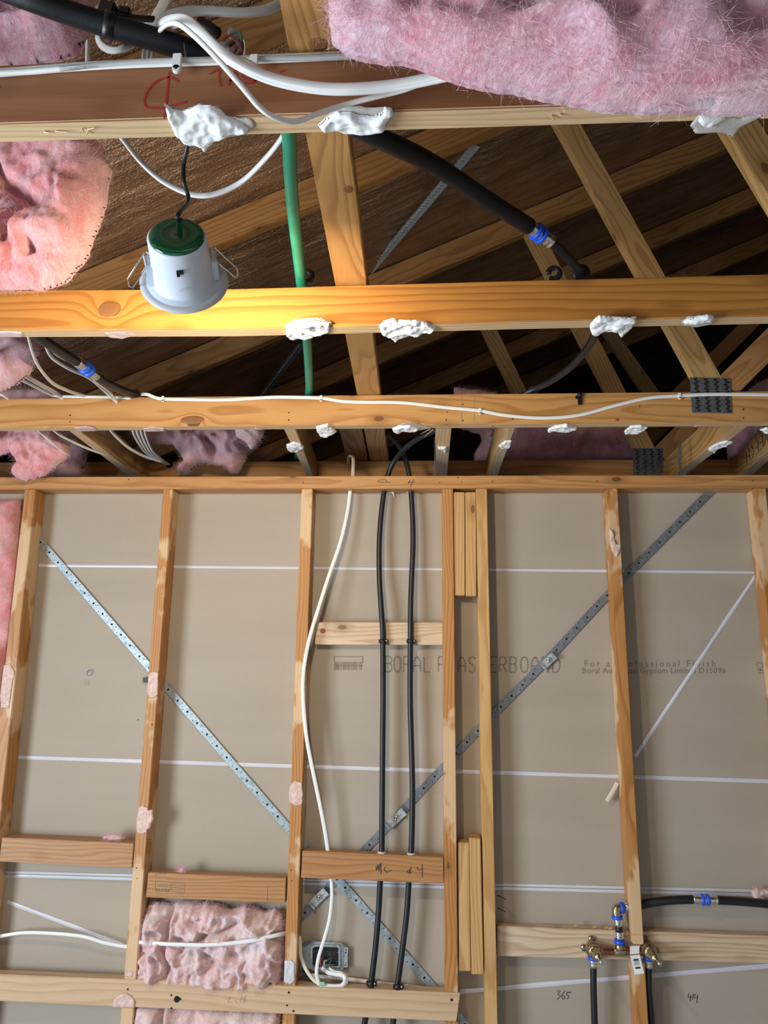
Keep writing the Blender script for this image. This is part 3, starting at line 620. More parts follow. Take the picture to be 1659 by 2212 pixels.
brace([(84, 1167), (318, 1437), (625, 1793), (740, 1912), (948, 2148), (1040, 2256)], 26, 'blue grey perforated steel strap falling from upper left to lower right')
brace([(1560, 1036), (1338, 1258), (1180, 1428), (1060, 1549), (852, 1770), (688, 1940), (640, 1992)], 26, 'dull perforated steel strap rising from lower left to upper right', [((1172, 1440), (1196, 1417)), ((838, 1785), (872, 1753)), ((674, 1955), (704, 1925))], mat=M_galv2)
# ---------------------------------------------------------------- roof trusses
TL = {'C': 'nearest roof truss, its brown chord at the top of view with red writing', 'A': 'second roof truss, orange chord with a big oval knot', 'B': 'third roof truss, honey chord carrying a stapled white cable',
 'D': 'roof truss just behind the wall top plate, dark plated joint at right', 'E': 'dim roof truss beyond the wall, second behind the plate', 'F': 'dark roof truss deep in the roof space, third behind the plate', 'G': 'darkest and farthest roof truss at the back of the roof space'}
TRUSS = {}; CH = {}
def chord(tr, mat, y, zs=((-1.6, 0), (3.9, 0)), h=.09):
    rings = [[V3(x, y, .121+dz), V3(x, y, .121+h+dz), V3(x, y+.035, .121+h+dz), V3(x, y+.035, .121+dz)] for x, dz in zs]
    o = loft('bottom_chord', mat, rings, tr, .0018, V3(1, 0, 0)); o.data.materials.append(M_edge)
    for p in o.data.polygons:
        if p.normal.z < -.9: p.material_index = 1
    return o
def web(tr, mat, y, l0, l1, r1, r0, label=None):
    "front face corners as (x,z): left-low, left-high, right-high, right-low"
    R = [[V3(l0[0], y, l0[1]), V3(r0[0], y, r0[1]), V3(r0[0], y+.035, r0[1]), V3(l0[0], y+.035, l0[1])], [V3(l1[0], y, l1[1]), V3(r1[0], y, r1[1]), V3(r1[0], y+.035, r1[1]), V3(l1[0], y+.035, l1[1])]]
    return tag(loft('web', mat, R, tr, .0018, zd=V3(0, -1, 0)), label)
def nail_plate(tr, q, y, seed):
    P = [un(*p, y=y) for p in q]; pl = loft('nail_plate', M_galvd, [[P[3], P[2], P[2]+V3(0, .0015, 0), P[3]+V3(0, .0015, 0)], [P[0], P[1], P[1]+V3(0, .0015, 0), P[0]+V3(0, .0015, 0)]], tr, 0)
    A, B = [], []; ux = (P[1]-P[0]); uz = (P[3]-P[0])
    for c in range(4):
        for r_ in range(14):
            t = (.13+c*.245+(.035 if r_ % 2 else 0), .045+r_*.068); o = P[0]+ux*t[0]+uz*t[1]
            A.append(boxvf(o-V3(0, .0008, 0), ux.normalized()*.0045, V3(0, .0008, 0), uz.normalized()*.0012)); B.append(boxvf(o+uz.normalized()*.0024-V3(0, .0004, 0), ux.normalized()*.0045, V3(0, .0004, 0), uz.normalized()*.0011))
    tag(mk('teeth', *merge(A), M_shiny if seed == 1 else M_brass, None, pl), kind='stuff'); tag(mk('slots', *merge(B), M_hole, None, pl), kind='stuff')
for k, y in TR.items():
    tr = empty('roof_truss', (1.3, y+.017, .121), TL[k], 'roof truss'); TRUSS[k] = tr
    mt = {'C': M_chordC, 'A': M_chordA, 'B': M_chordB}.get(k, M_plate)
    zs = {'A': [(-1.6, .002), (.41, .0), (.9, -.006), (1.5, .001), (2.0, .005), (3.9, .008)]}.get(k, [(-1.6, 0), (3.9, 0)])
    CH[k] = chord(tr, mt, y, zs)
    dx = {'D': .018, 'E': -.155, 'F': .03, 'G': -.1}.get(k, 0)
    rz = lambda x, o=0: .848+o+.44*(x-1)
    x0, x1 = -.66, 3.78
    loft('top_chord', M_raft, [[V3(x, y, rz(x)), V3(x, y, rz(x, .102)), V3(x, y+.035, rz(x, .102)), V3(x, y+.035, rz(x))] for x in (x0, x1)], tr, .0018, V3(x1-x0, 0, .44*(x1-x0)))
    L = lambda z: 1.9155-.427*(z-.57)+dx
    web(tr, M_web, y, (L(.212), .212), (L(1.15+dx*.3), 1.15+dx*.3), (L(1.175+dx*.3)+.074, 1.175+dx*.3), (L(.212)+.074, .212))
    if k in 'BDEFG': web(tr, M_nog, y+.0005, (.215+1.862+dx, .215), (1.25+1.862+dx, 1.25), (1.25+1.96+dx, 1.25), (.215+1.96+dx, .215))
    web(tr, M_web, y, (.42+dx, .212), (.30+dx, .53), (.37+dx, .56), (.49+dx, .212)) if k in 'FG' else None
q = [un(1297, 712, y=1.7), un(1396, 862, y=1.7)]; q2 = [un(1318, 700, y=1.7), un(1434, 862, y=1.7)]
web(TRUSS['F'], M_web, 1.69, (q[1].x, q[1].z), (q[0].x, q[0].z), (q2[0].x, q2[0].z), (q2[1].x, q2[1].z))
nail_plate(TRUSS['B'], [(1490, 815), (1578, 817), (1582, 893), (1495, 891)], TR['B']-.0018, 0)
nail_plate(TRUSS['D'], [(1366, 968), (1431, 968), (1432, 1040), (1369, 1040)], TR['D']-.0018, 1)
# printing, knots on chords
def knot(parent, px, py, w_, h_, y, rot=0., z=None):
    "live knot with cracked end grain, slightly proud"
    c = un(px, py, z=z) if z is not None else un(px, py, y=y); vs = []; fs = []; n, m = 30, 7
    for i in range(m):
        for j in range(n):
            th = 2*math.pi*j/n; r = i/(m-1); k = 1+.08*noise.noise(V3(math.cos(th)*2, math.sin(th)*2, px))
            a, b = math.cos(th)*w_*r*k, math.sin(th)*h_*r*k
            if z is not None: vs.append(c+V3(a, b, -.0010*(1-r**3)-.0002+.0003*math.sin(r*26))); continue
            vs.append(c+V3(a*math.cos(rot)-b*math.sin(rot), -.0016*(1-r**3)-.0002+.0004*math.sin(r*26), a*math.sin(rot)+b*math.cos(rot)))
    fs = [(i*n+j, i*n+(j+1) % n, (i+1)*n+(j+1) % n, (i+1)*n+j) for i in range(m-1) for j in range(n)]
    mk('knot', vs, fs, M_knot, None, parent, True)
def knot_mat():
    t = NT('knot heartwood'); tc = t.a('ShaderNodeTexCoord').outputs['Object']; d = t.vmath('LENGTH', t.vmath('MULTIPLY', tc, (.7, .2, 1.)))
    d = t.math('ADD', d, t.math('MULTIPLY', t.noise(tc, 90., 3), .006)); fr = t.math('FRACT', t.math('MULTIPLY', d, 420.))
    c = t.mix(t.ramp(fr, [(0., 0.), (.6, .6), (.9, 1.), (1., 0.)]), (.36, .16, .05), (.14, .055, .018)); t.l(c, t.b.inputs['Base Color']); t.b.inputs['Roughness'].default_value = .55; return t.m
M_knot = knot_mat()
knot(CH['A'], 236, 667, .0245, .0185, TR['A'], .2); knot(CH['B'], 416, 907, .036, .0125, TR['B'], .04)
for kx, ky in ((610, 441), (504, 510)): knot(TRUSS['B'], kx, ky, .011, .008, TR['B'], .4)
knot(nu, 697, 1363, .009, .008, .031); knot(TRUSS['D'], 985, 540, .022, .008, TR['D'], .4)
knot(CH['B'], 1333, 907, .006, .0045, TR['B']); 
discs('cable_hole', M_hole, [(366, 1003)], .012, TR['D']-.001, CH['D'], 20)
CW = lambda x, y: un(x, y, y=TR['C']-.0006)
ink('red_marking', M_red, [[(386, 176), (370, 168), (352, 169), (330, 182), (314, 205), (312, 222), (320, 232), (352, 233), (370, 228), (402, 220)], [(366, 155), (362, 185), (359, 220), (355, 256)]], CW, 4.2, (0, 0, 0), CH['C'])
for L_ in ([[(452, 160), (464, 153), (474, 151), (473, 168), (477, 187)]], [[(493, 186), (500, 168), (509, 152), (512, 168), (514, 182)], [(494, 174), (513, 172)]], [[(536, 156), (524, 158), (523, 164), (533, 170), (548, 174), (556, 172), (540, 180), (526, 179)]], [[(566, 160), (565, 180)]], [[(604, 156), (612, 152), (616, 153)]]): ink('red_letter', M_red, L_, CW, 3.4, (0, 0, 0), CH['C'])
discs('nail_holes', M_hole, [(151, 897), (151, 911), (624, 891), (624, 907), (966, 890), (964, 907), (1000, 908), (1000, 873), (1107, 905), (1606, 884), (1606, 903), (1382, 877)], .0022, TR['B']-.0006, CH['B'])
BWr = lambda x, y: un(x, y, y=TR['B']-.0005)
ink('plate_mark', M_faint, [[(997, 855), (997, 914)], [(1024, 855), (1025, 914)]], BWr, 1.2, (0, 0, 0), CH['B'], False)
# binder lying across the chords, its partner
def binder(px_edges, z, th, label, mat, ext=(-1.75, None), x_=None):
    l0, l1, r0, r1 = [un(*p, z=z) for p in px_edges]
    def at(a, b, y): t = (y-a.y)/(b.y-a.y); return V3(a.x+(b.x-a.x)*t, y, z)
    ya, yb = ext
    o = loft('ceiling_binder', mat, [[at(l0, l1, ya), at(r0, r1, ya), at(r0, r1, ya)+V3(0, 0, th), at(l0, l1, ya)+V3(0, 0, th)], [at(l0, l1, yb), at(r0, r1, yb), at(r0, r1, yb)+V3(0, 0, th), at(l0, l1, yb)+V3(0, 0, th)]], None, .002, V3(0, 1, 0))
    return tag(o, label, 'timber')
BD = binder([(660, 290), (745, 720), (754, 290), (806, 720)], .2125, .035, 'knotty flat timber running away across the tops of the chords', M_binder, (-1.7, .50))
binder([(733, 931), (748, 990), (783, 931), (794, 990)], .213, .045, 'short dark timber beside the far end of the long knotty binder', M_raft, (-.10, .50))
knot(BD, 752, 409, .009, .010, 0, z=.2125); knot(BD, 688, 96, .013, .011, 0, z=.2125)
# trimmers between third truss and the wall
def trimmer(l, r, label, mat, h=.088, y0=TR['B']+.036, y1=TR['D']-.001):
    P = [un(*p, z=.122) for p in (*l, *r)]
    def at(a, b, y): t = (y-a.y)/(b.y-a.y); return V3(a.x+(b.x-a.x)*t, y, .122)
    R = []
    for y in (y0, y1):
        a, b = at(P[0], P[1], y), at(P[2], P[3], y); R.append([a, b, b+V3(0, 0, h), a+V3(0, 0, h)])
    o = loft('ceiling_trimmer', mat, R, None, .0018, V3(0, 1, 0)); o.data.materials.append(M_edge)  # paler underside colour makes up for weak light from below
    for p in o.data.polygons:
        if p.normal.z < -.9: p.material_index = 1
    return tag(o, label, 'timber', 'short ceiling trimmers between the truss and the wall')
TM = [trimmer([(150, 932), (262, 1017)], [(175, 932), (283, 1017)], 'leftmost ceiling trimmer, slanting beside a dark metal strap', M_web),
 trimmer([(614.5, 930.5), (661, 1025)], [(640, 930), (676, 1025)], 'second ceiling trimmer from left, left of the hooked white cable', M_web),
 trimmer([(940, 930), (941.5, 1022)], [(975, 930), (966.5, 1022)], 'straight ceiling trimmer just right of the crossing black pipes', M_web),
 trimmer([(1084, 928), (1057, 1023)], [(1111, 928), (1077, 1023)], 'ceiling trimmer leaning left, right neighbour of the straight one', M_web),
 trimmer([(1580, 927), (1477, 1011)], [(1609, 926), (1496, 1015)], 'broad diagonal ceiling trimmer with wavy grain near the right edge', M_binder),
 trimmer([(1659, 972), (1613, 1017)], [(1678, 979), (1629, 1023)], 'rightmost ceiling trimmer with handwriting on its side', M_web)]
# handwriting on the rightmost trimmer side face
a0, a1 = [un(*p, z=.122) for p in ((1659, 972), (1613, 1017))]
def side5(u, v): t = u; return a0.lerp(a1, t)+V3(-.0012, 0, .088*v)
st5 = []
for i, s_ in enumerate(['A', 'E', 'E', 'C', 'H']):
    g = {'A': [[(0, 0), (.5, 1), (1, 0)], [(.2, .4), (.8, .4)]], 'E': [[(1, 0), (0, 0), (0, 1), (1, 1)], [(0, .5), (.8, .5)]], 'C': [[(1, .1), (.5, 0), (0, .5), (.5, 1), (1, .9)]], 'H': [[(0, 0), (0, 1)], [(1, 0), (1, 1)], [(0, .5), (1, .5)]]}[s_]
    for s2_ in g: st5.append([(-.05+i*.21+x*.15, .25+y*.45) for x, y in s2_])
parts = offset_strip(st5, lambda x, y: side5(x, y), .02, Vector()); mk('handwriting', *parts, M_ink, None, TM[5])
def hoop(p0, p1, wpx, y, label):
    a, b = un(*p0, y=y), un(*p1, y=y); r = wpx/1100*.5
    o = loft('hoop_iron', M_galvd, [[a-V3(r, 0, 0), a+V3(r, 0, 0), a+V3(r, .0015, 0), a+V3(-r, .0015, 0)], [b-V3(r, 0, 0), b+V3(r, 0, 0), b+V3(r, .0015, 0), b+V3(-r, .0015, 0)]], None, 0); return tag(o, label, 'metal strip')
hoop((289, 975), (287, 1040), 9, .26, 'dark upright steel strip beside the leftmost ceiling trimmer')
hoop((1468, 955), (1471, 1040), 10, .10, 'dark upright steel strip crossing the broad diagonal trimmer')
hoop((938.5, 945), (939.5, 1040), 3, .12, 'thin dark steel strip left of the straight ceiling trimmer')
# angle brace under the sarking
def angle(p0, y0, p1, y1, label, mat):
    E0 = empty('angle_brace', un(*p0, y=y0), label, 'metal brace'); a, b = un(*p0, y=y0), un(*p1, y=y1); d = (b-a).normalized()
    n = V3(.44, 0, -1).normalized(); n = n*-1; s_ = d.cross(n).normalized(); dn = s_.cross(d).normalized()
    if dn.z > 0: dn = -dn
    for sg, nm in ((1, 'flange'), (-1, 'flange')):
        w0 = (s_*sg*.8+dn*-.5).normalized()*.027; t = dn*.0012
        loft(nm, mat, [[a+dn*.016, a+dn*.016+w0, a+dn*.016+w0+t, a+dn*.016+t], [b+dn*.016, b+dn*.016+w0, b+dn*.016+w0+t, b+dn*.016+t]], E0, 0)
        P = []; L = (b-a).length; k = 0
        while k*.016 < L-.01:
            c = a+d*(.008+k*.016)+dn*.0172+w0*(.62 if k % 1 == 0 else .4); P.append(lathe(c, c+dn*.003, [(0, .0050), (.6, .0042), (1, .001)], 8)); k += 1
        tag(mk('dimples', *merge(P), M_shiny, None, E0, True), kind='stuff')
angle((1032, 308), TR['B']+.05, (794, 592), TR['D']+.03, 'long dimpled green grey angle brace crossing under the foil', M_galv)
angle((655, 738), TR['D']+.06, (563, 858), TR['E'], 'dark lower angle brace seen behind the green conduit', M_galvd)
# ---------------------------------------------------------------- plaster remnants stuck under the chords
def remnant(parent, poly, z=.1205, paper=None, seed=0, th=.007, mat=None):
    if paper:
        pb = pillow('torn_paper', px_poly(paper, z=z), M_paper, (0, 0, -1), .0016, .003, parent, seed, amp=.5, fr=40, edge=.002, ragged=.002, back=.1)
        return pillow('plaster_remnant', px_poly(poly, z=z-.0018), M_gyp, (0, 0, -1), th, .0022, pb, seed, amp=.9, fr=45, edge=.005, ragged=.0025, back=.05, fold=.6)
    return pillow('plaster_remnant', px_poly(poly, z=z), mat or M_gyp, (0, 0, -1), th, .0022, parent, seed, amp=.9, fr=45, edge=.005, ragged=.0022, back=.05, fold=.6)
remnant(CH['C'], [(355, 222), (372, 232), (395, 240), (430, 226), (455, 226), (478, 236), (490, 250), (520, 262), (540, 278), (520, 287), (490, 290), (470, 300), (455, 312), (443, 327), (435, 318), (420, 305), (400, 308), (380, 288), (368, 265), (360, 245)], paper=[(356, 224), (395, 238), (430, 224), (470, 227), (492, 250), (545, 256), (553, 272), (530, 290), (470, 302), (444, 328), (425, 308), (398, 310), (372, 285), (362, 250)], seed=11)
remnant(CH['C'], [(686, 270), (700, 255), (730, 240), (760, 240), (775, 246), (810, 248), (825, 240), (830, 228), (845, 232), (852, 245), (835, 262), (832, 276), (800, 283), (745, 287), (730, 280), (700, 275)], paper=[(694, 262), (720, 236), (745, 226), (775, 227), (790, 232), (840, 230), (854, 245), (835, 270), (780, 282), (705, 276)], seed=12)
remnant(CH['C'], [(1505, 260), (1512, 247), (1560, 248), (1570, 255), (1550, 262), (1530, 274), (1515, 268)], paper=[(1490, 270), (1510, 246), (1560, 248), (1600, 255), (1650, 242), (1662, 240), (1640, 256), (1600, 275), (1585, 297), (1560, 287), (1500, 289)], seed=13)
remnant(CH['A'], [(618, 704), (635, 692), (665, 690), (712, 698), (714, 712), (690, 720), (650, 728), (632, 731), (618, 722)], paper=[(615, 700), (640, 688), (690, 685), (718, 696), (716, 715), (690, 723), (636, 733), (616, 722)], seed=14)
remnant(CH['A'], [(818, 702), (830, 692), (850, 686), (862, 690), (900, 690), (925, 696), (943, 704), (925, 716), (880, 724), (862, 728), (855, 736), (840, 724), (822, 716)], seed=15)
remnant(CH['A'], [(1273, 702), (1285, 686), (1295, 680), (1340, 684), (1374, 686), (1368, 704), (1355, 712), (1342, 728), (1334, 712), (1300, 712), (1283, 723), (1276, 715)], paper=[(1271, 706), (1290, 682), (1376, 684), (1366, 708), (1344, 729), (1330, 714), (1284, 720)], seed=16)
remnant(CH['A'], [(1475, 694), (1490, 686), (1530, 678), (1543, 682), (1535, 692), (1505, 692), (1480, 698)], paper=[(1470, 695), (1485, 683), (1530, 679), (1548, 688), (1538, 700), (1505, 707), (1478, 704)], seed=17)
for i, (pp, pap) in enumerate([([(682, 921), (695, 917), (708, 914), (728, 931), (712, 936), (704, 941), (690, 938), (684, 930)], None), ([(846, 926), (860, 919), (885, 918), (905, 925), (890, 932), (852, 933)], [(846, 924), (870, 914), (890, 912), (932, 924), (905, 930), (850, 932)]),
    ([(1183, 926), (1200, 918), (1225, 914), (1247, 922), (1232, 927), (1200, 929), (1183, 931)], None), ([(1348, 930), (1362, 919), (1385, 917), (1400, 921), (1390, 929), (1365, 936), (1350, 938)], None), ([(1640, 927), (1655, 922), (1690, 924), (1690, 930), (1650, 932)], None)]):
    remnant(CH['B'], pp, paper=pap, seed=20+i, th=.006)
for t_, pp in ((1, [(618, 960), (635, 953), (650, 957), (658, 965), (645, 972), (632, 975), (620, 968)]), (2, [(945, 963), (965, 964), (965, 972), (961, 979), (956, 970), (947, 970)]), (3, [(1077, 962), (1090, 951), (1105, 951), (1103, 963), (1096, 969), (1082, 968)]), (4, [(1528, 968), (1545, 957), (1570, 951), (1584, 953), (1570, 960), (1552, 966), (1542, 979), (1537, 970)])):
    remnant(TM[t_], pp, z=.1215, seed=30+t_, th=.006)
def daub(parent, poly, seed): return pillow('dried_glue', px_poly(poly, z=.1207), M_glue2, (0, 0, -1), .003, .0025, parent, seed, amp=.4, fr=40, edge=.003, ragged=.0008, back=.05)
daub(CH['A'], [(-20, 716), (20, 714), (48, 717), (52, 727), (-20, 728)], 41); daub(CH['A'], [(222, 716), (260, 713), (302, 715), (300, 722), (265, 731), (235, 727)], 42)
daub(CH['B'], [(158, 923), (185, 920), (205, 923), (212, 930), (170, 931)], 43); daub(CH['B'], [(308, 925), (330, 921), (355, 924), (358, 930), (315, 931)], 44)
# splinters
def splinter(parent, pts, z=.1195):
    parts = []
    for (a, b) in pts: parts.append(cyl(un(*a, z=z), un(*b, z=z-.004), .0016, .0003, 5))
    tag(mk('splinters', *merge(parts), M_edge, None, parent), kind='stuff')
splinter(CH['C'], [((178, 277), (182, 288)), ((190, 280), (205, 276)), ((190, 285), (186, 293)), ((120, 284), (146, 286)), ((95, 285), (108, 288)), ((1190, 250), (1200, 262)), ((1208, 247), (1220, 254))])
splinter(CH['B'], [((935, 928), (915, 945)), ((930, 926), (908, 938)), ((1060, 920), (1072, 931)), ((1500, 921), (1525, 918)), ((95, 925), (125, 921)), ((550, 925), (565, 928))])
# ---------------------------------------------------------------- pipes
def P3(l): return [un(px, py, y=y) if isinstance(y, (int, float)) else un(px, py, z=float(y)) for px, py, y in l]
def fitting(name, mat, a, b, prof, parent=None, sides=24):
    v, f = lathe(a, b, prof, sides); return mk(name, v, f, mat, None, parent, True)
def coupling(parent, a, b, r):
    "crimp sleeves at both ends, two blue rings round a tinned body between them"
    a, b = Vector(a), Vector(b); L = lambda t: a.lerp(b, t)
    for s, e in ((0, .36), (1, .64)):
        fitting('crimp_sleeve', M_shiny, L(s), L(e), [(0, r*.9), (0, r*1.12), (.12, r*1.12), (.2, r*1.0), (.4, r*1.0), (.5, r*1.12), (.62, r*1.0), (.85, r*1.0), (1, r*1.12)], parent)
    for s, e in ((.34, .45), (.55, .66)): fitting('blue_ring', M_blue, L(s), L(e), [(0, r*.9), (.0, r*1.32), (.2, r*1.4), (.8, r*1.4), (1, r*1.32), (1, r*.9)], parent)
    fitting('joint_body', M_shiny, L(.42), L(.58), [(0, r), (1, r)], parent)
def pipe_clip(px, py, y, r, label, parent=None):
    c = un(px, py, y=y); E0 = empty('pipe_clip', c, label, 'pipe clip')
    mk('clip_ring', *cyl(c-V3(0, 0, .006), c+V3(0, 0, .006), r*1.25), M_clip, None, E0, True)
    mk('clip_lug', *merge([boxvf(c+V3(r*1.3, .002, 0), V3(.006, 0, 0), V3(0, .006, 0), V3(0, 0, .005)), boxvf(c+V3(-r*1.2, .002, 0), V3(.003, 0, 0), V3(0, .005, 0), V3(0, 0, .005))]), M_clip, None, E0, bevel=.0008)
    mk('screw_head', *lathe(c+V3(r*1.35, -.003, .001), c+V3(r*1.35, -.007, .001), [(0, .003), (.6, .003), (1, .0015)], 10), M_shiny, None, E0, True)
    return E0
Cp = [(838, 1027, .036), (830, 1060, .036), (822.5, 1121, .034), (819, 1180, .032), (819.5, 1250, .028), (822.5, 1300, .022), (826, 1353, .02), (827, 1385, .02), (827.5, 1500, .02), (826.3, 1640, .02), (825.4, 1760, .02), (824.5, 1842, .02), (822, 1890, .02), (821, 1908, .02), (817.6, 1971, .02), (811, 2047, .019), (805, 2098, .018), (800, 2140, .018), (789, 2202, .018), (784, 2240, .018)]
up_c = [(838, 1027, .036), (845, 1008, .03), (856, 990, .01), (873, 970, -.03), (900, 949, -.08), (936, 931, -.14), (990, 905, -.20)]
tc = empty('water_pipe', un(830, 1060, y=.036), 'black water pipe marked C, the left one of the two running down the wall', 'pipe', 'pair of black water pipes in the wall')
tube('pipe_length', M_black, [un(x, y, y=q) for x, y, q in reversed(up_c)]+[un(x, y, y=q) for x, y, q in Cp[1:]], .0083, parent=tc, sides=16)
Hp = [(884, 1027, .036), (887.6, 1060, .036), (891.4, 1121, .034), (892, 1180, .032), (889, 1251, .028), (887, 1309, .022), (886.5, 1385, .02), (886, 1500, .02), (891*.5+886*.5, 1600, .02), (891, 1700, .02), (890, 1790, .02), (888, 1842, .02), (883.5, 1900, .02), (878.8, 1971, .02), (869.7, 2047, .019), (861.6, 2107, .018), (857, 2140, .018), (850, 2203, .018), (846, 2240, .018)]
up_h = [(884, 1027, .036), (879, 1003, .04), (868, 973, .06), (852, 951, .09), (835, 938, .12), (800, 925, .16)]
th = empty('water_pipe', un(887, 1060, y=.036), 'black water pipe marked H, the right one of the two running down the wall', 'pipe', 'pair of black water pipes in the wall')
tube('pipe_length', M_black, [un(x, y, y=q) for x, y, q in reversed(up_h)]+[un(x, y, y=q) for x, y, q in Hp[1:]], .0083, parent=th, sides=16)
for px, nm in ((827, 'left black pipe'), (887, 'right black pipe')): pipe_clip(px, 1385, .02, .0083, 'black clip holding the %s on the pale set back noggin' % nm)
pipe_clip(801, 2124, .010, .0083, 'black clip at the foot of the left pipe on the bottom board'); pipe_clip(859, 2131, .010, .0083, 'black clip at the foot of the right pipe on the bottom board')
for o, px in ((tc, 838), (th, 883)):
    pillow('sealant', px_poly([(px-6, 1057), (px+8, 1057), (px+14, 1064), (px+15, 1075), (px+9, 1066), (px+2, 1066), (px-6, 1064)], y=.05), M_silic, (0, -1, 0), .004, .0022, o, 3, amp=.6, fr=60)
for o, c in ((tc, (824.5, 1843)), (th, (888, 1846))):
    q = un(*c, y=.020); fitting('grommet', M_silic, q+V3(0, 0, -.003), q+V3(0, 0, .005), [(0, .013), (.5, .013), (1, .010)], o)
lag = empty('lagged_pipe', un(800, 287, y=-1.36), 'thick black lagged pipe running diagonally over the near chord to a blue ringed joint', 'pipe')
tube('foam_lagging', M_blackfoam, P3([(-30, -38, -1.50), (60, -4, -1.50), (200, 45, -1.47), (430, 116, -1.43), (600, 190, -1.39), (800, 289, -1.33), (930, 352, -1.22), (1050, 430, -1.10), (1143, 489, -1.0)]), .0150, parent=lag, sides=20)
coupling(lag, un(1137, 485, y=-1.0), un(1190, 523, y=-.96), .0125)
tube('pipe_tail', M_black, P3([(1184, 518, -.965), (1215, 545, -.93), (1240, 572, -.90), (1256, 590, -.88), (1270, 620, -.82), (1290, 680, -.70), (1287, 718, -.62), (1265, 757, -.52), (1230, 795, -.42), (1185, 826, -.31), (1150, 843, -.255), (1110, 862, -.235), (1060, 885, -.225)]), .0092, parent=lag, sides=16)
def saddle(px, py, y, label, r=.014, op=False):
    c = un(px, py, y=y); E0 = empty('pipe_saddle', c, label, 'pipe clip'); P = []
    for i in range(14):
        th = math.radians(-60+i*(250 if op else 300)/13); P.append(c+V3(math.cos(th)*r, 0, math.sin(th)*r))
    tube('hook', M_clip, P, .0032, .006, V3(0, 1, 0), E0, sides=8, raw=True); mk('foot', *boxvf(c+V3(0, 0, -r-.001), V3(r*.9, 0, 0), V3(0, .007, 0), V3(0, 0, .003)), M_clip, None, E0, bevel=.001); return E0
saddle(1255, 588, -.88, 'black saddle gripping the thin pipe on top of the orange chord', .013)
saddle(1197, 590, -.882, 'open black hook clip standing on top of the orange chord', .0115, True)
saddle(1152, 845, -.252, 'black saddle where the curved pipe meets the honey chord', .011)
saddle(291, 852, -.250, 'black saddle at the left end of the honey chord cable', .011)
c = un(1252, 862, y=TR['B']-.004); E0 = empty('pipe_saddle', c, 'empty black clip nailed on the face of the honey chord', 'pipe clip')
mk('clip_leg', *boxvf(c, V3(.005, 0, 0), V3(0, .005, 0), V3(0, 0, .017)), M_clip, None, E0, bevel=.002); mk('clip_head', *lathe(c+V3(0, 0, .012), c+V3(0, -.009, .014), [(0, .007), (.7, .007), (1, .004)], 12), M_clip, None, E0, True); mk('clip_toe', *boxvf(c+V3(-.007, 0, .005), V3(.004, 0, 0), V3(0, .004, 0), V3(0, 0, .004)), M_clip, None, E0, bevel=.001)
lp = empty('water_pipe', un(200, 800, y=-.5), 'black pipe with a blue ringed joint at left between the orange and honey chords', 'pipe')
tube('pipe_length', M_black, P3([(40, 690, -.86), (95, 735, -.76), (135, 762, -.66), (168, 783, -.58)]), .0125, parent=lp, sides=16)
coupling(lp, un(166, 781, y=-.585), un(207, 812, y=-.50), .0125)
tube('pipe_length', M_black, P3([(203, 809, -.505), (230, 827, -.43), (262, 842, -.34), (292, 854, -.26), (330, 872, -.235)]), .0115, parent=lp, sides=16)
gc = empty('conduit', un(640, 500, y=-1.), 'bright green conduit hanging behind the near chord and crossing over the orange chord', 'conduit')
tube('conduit_length', M_green, [un(x, y, z=.2275) for x, y in ((606, 185), (612, 225), (624, 292), (628, 380), (636, 480), (650, 603), (657, 670), (663, 735), (667, 800), (667, 852), (655, 930), (640, 990))], .0112, parent=gc, sides=18)
saddle(662, 597, -.86, 'black saddle at the foot of the green conduit on the orange chord', .012)
# ---------------------------------------------------------------- cables
CB = {}
def cable(label, pts, rx=.006, ry=.0026, wide=V3(0, 0, 1), mat=None, group=None, n=8, offs=((0, 0, 0),), name='cable', cat='cable', parent=None):
    P = P3(pts)
    if len(offs) == 1: o = tube(name, mat or M_cable, P, rx, ry, wide, parent=parent, sides=12, n=n)
    else: o = mk(name, *merge([sweep([p+Vector(f) for p in P], rx, ry, wide, 12, n) for f in offs]), mat or M_cable, None, parent, True)
    return tag(o, label, cat, group) if parent is None else o
def staple(px, py, y, s=1., label='white cable clip'):
    c = un(px, py, y=y); E0 = empty('cable_clip', c, label, 'cable clip')
    mk('clip_body', *merge([boxvf(c, V3(.0045*s, 0, 0), V3(0, .003, 0), V3(0, 0, .009*s)), cyl(c+V3(0, .002, -.009*s), c+V3(0, -.003, -.009*s), .0045*s)]), M_cable, None, E0, bevel=.0008)
    mk('nail_head', *cyl(c+V3(0, -.003, -.009*s), c+V3(0, -.0036, -.009*s), .0016*s, sides=10), M_hole, None, E0); return E0
yC = TR['C']
k = empty('cable_bundle', un(380, 132, y=yC-.01), 'flat bundle of white cables stapled along the top of the near chord', 'cable')
for i, dz in enumerate((-.0060, 0, .0060)):
    cable('', [(-40, 160, yC-.006-.002*i), (60, 155, yC-.006), (130, 149, yC-.006), (230, 140, yC-.006), (330, 133, yC-.006), (420, 132, yC-.006), (530, 129, yC-.006), (640, 126, yC-.006), (760, 121, yC-.006), (900, 112, yC-.006)], .0034, .0036, mat=M_cable, offs=((0, -.001*i, dz),) , name='cable_strand', parent=k)
tube('cable_strand', M_cable, [p+V3(0, 0, -.0002) for p in P3([(-40, 160, yC-.004), (230, 140, yC-.004), (530, 129, yC-.004), (900, 112, yC-.004)])], .0065, .002, parent=k)
staple(383, 134, yC-.011, 1.25, 'white clip with black nail on the near chord, left of the red lettering'); staple(549, 134, yC-.011, 1.1, 'white clip above the red lettering, under the crossing cable')
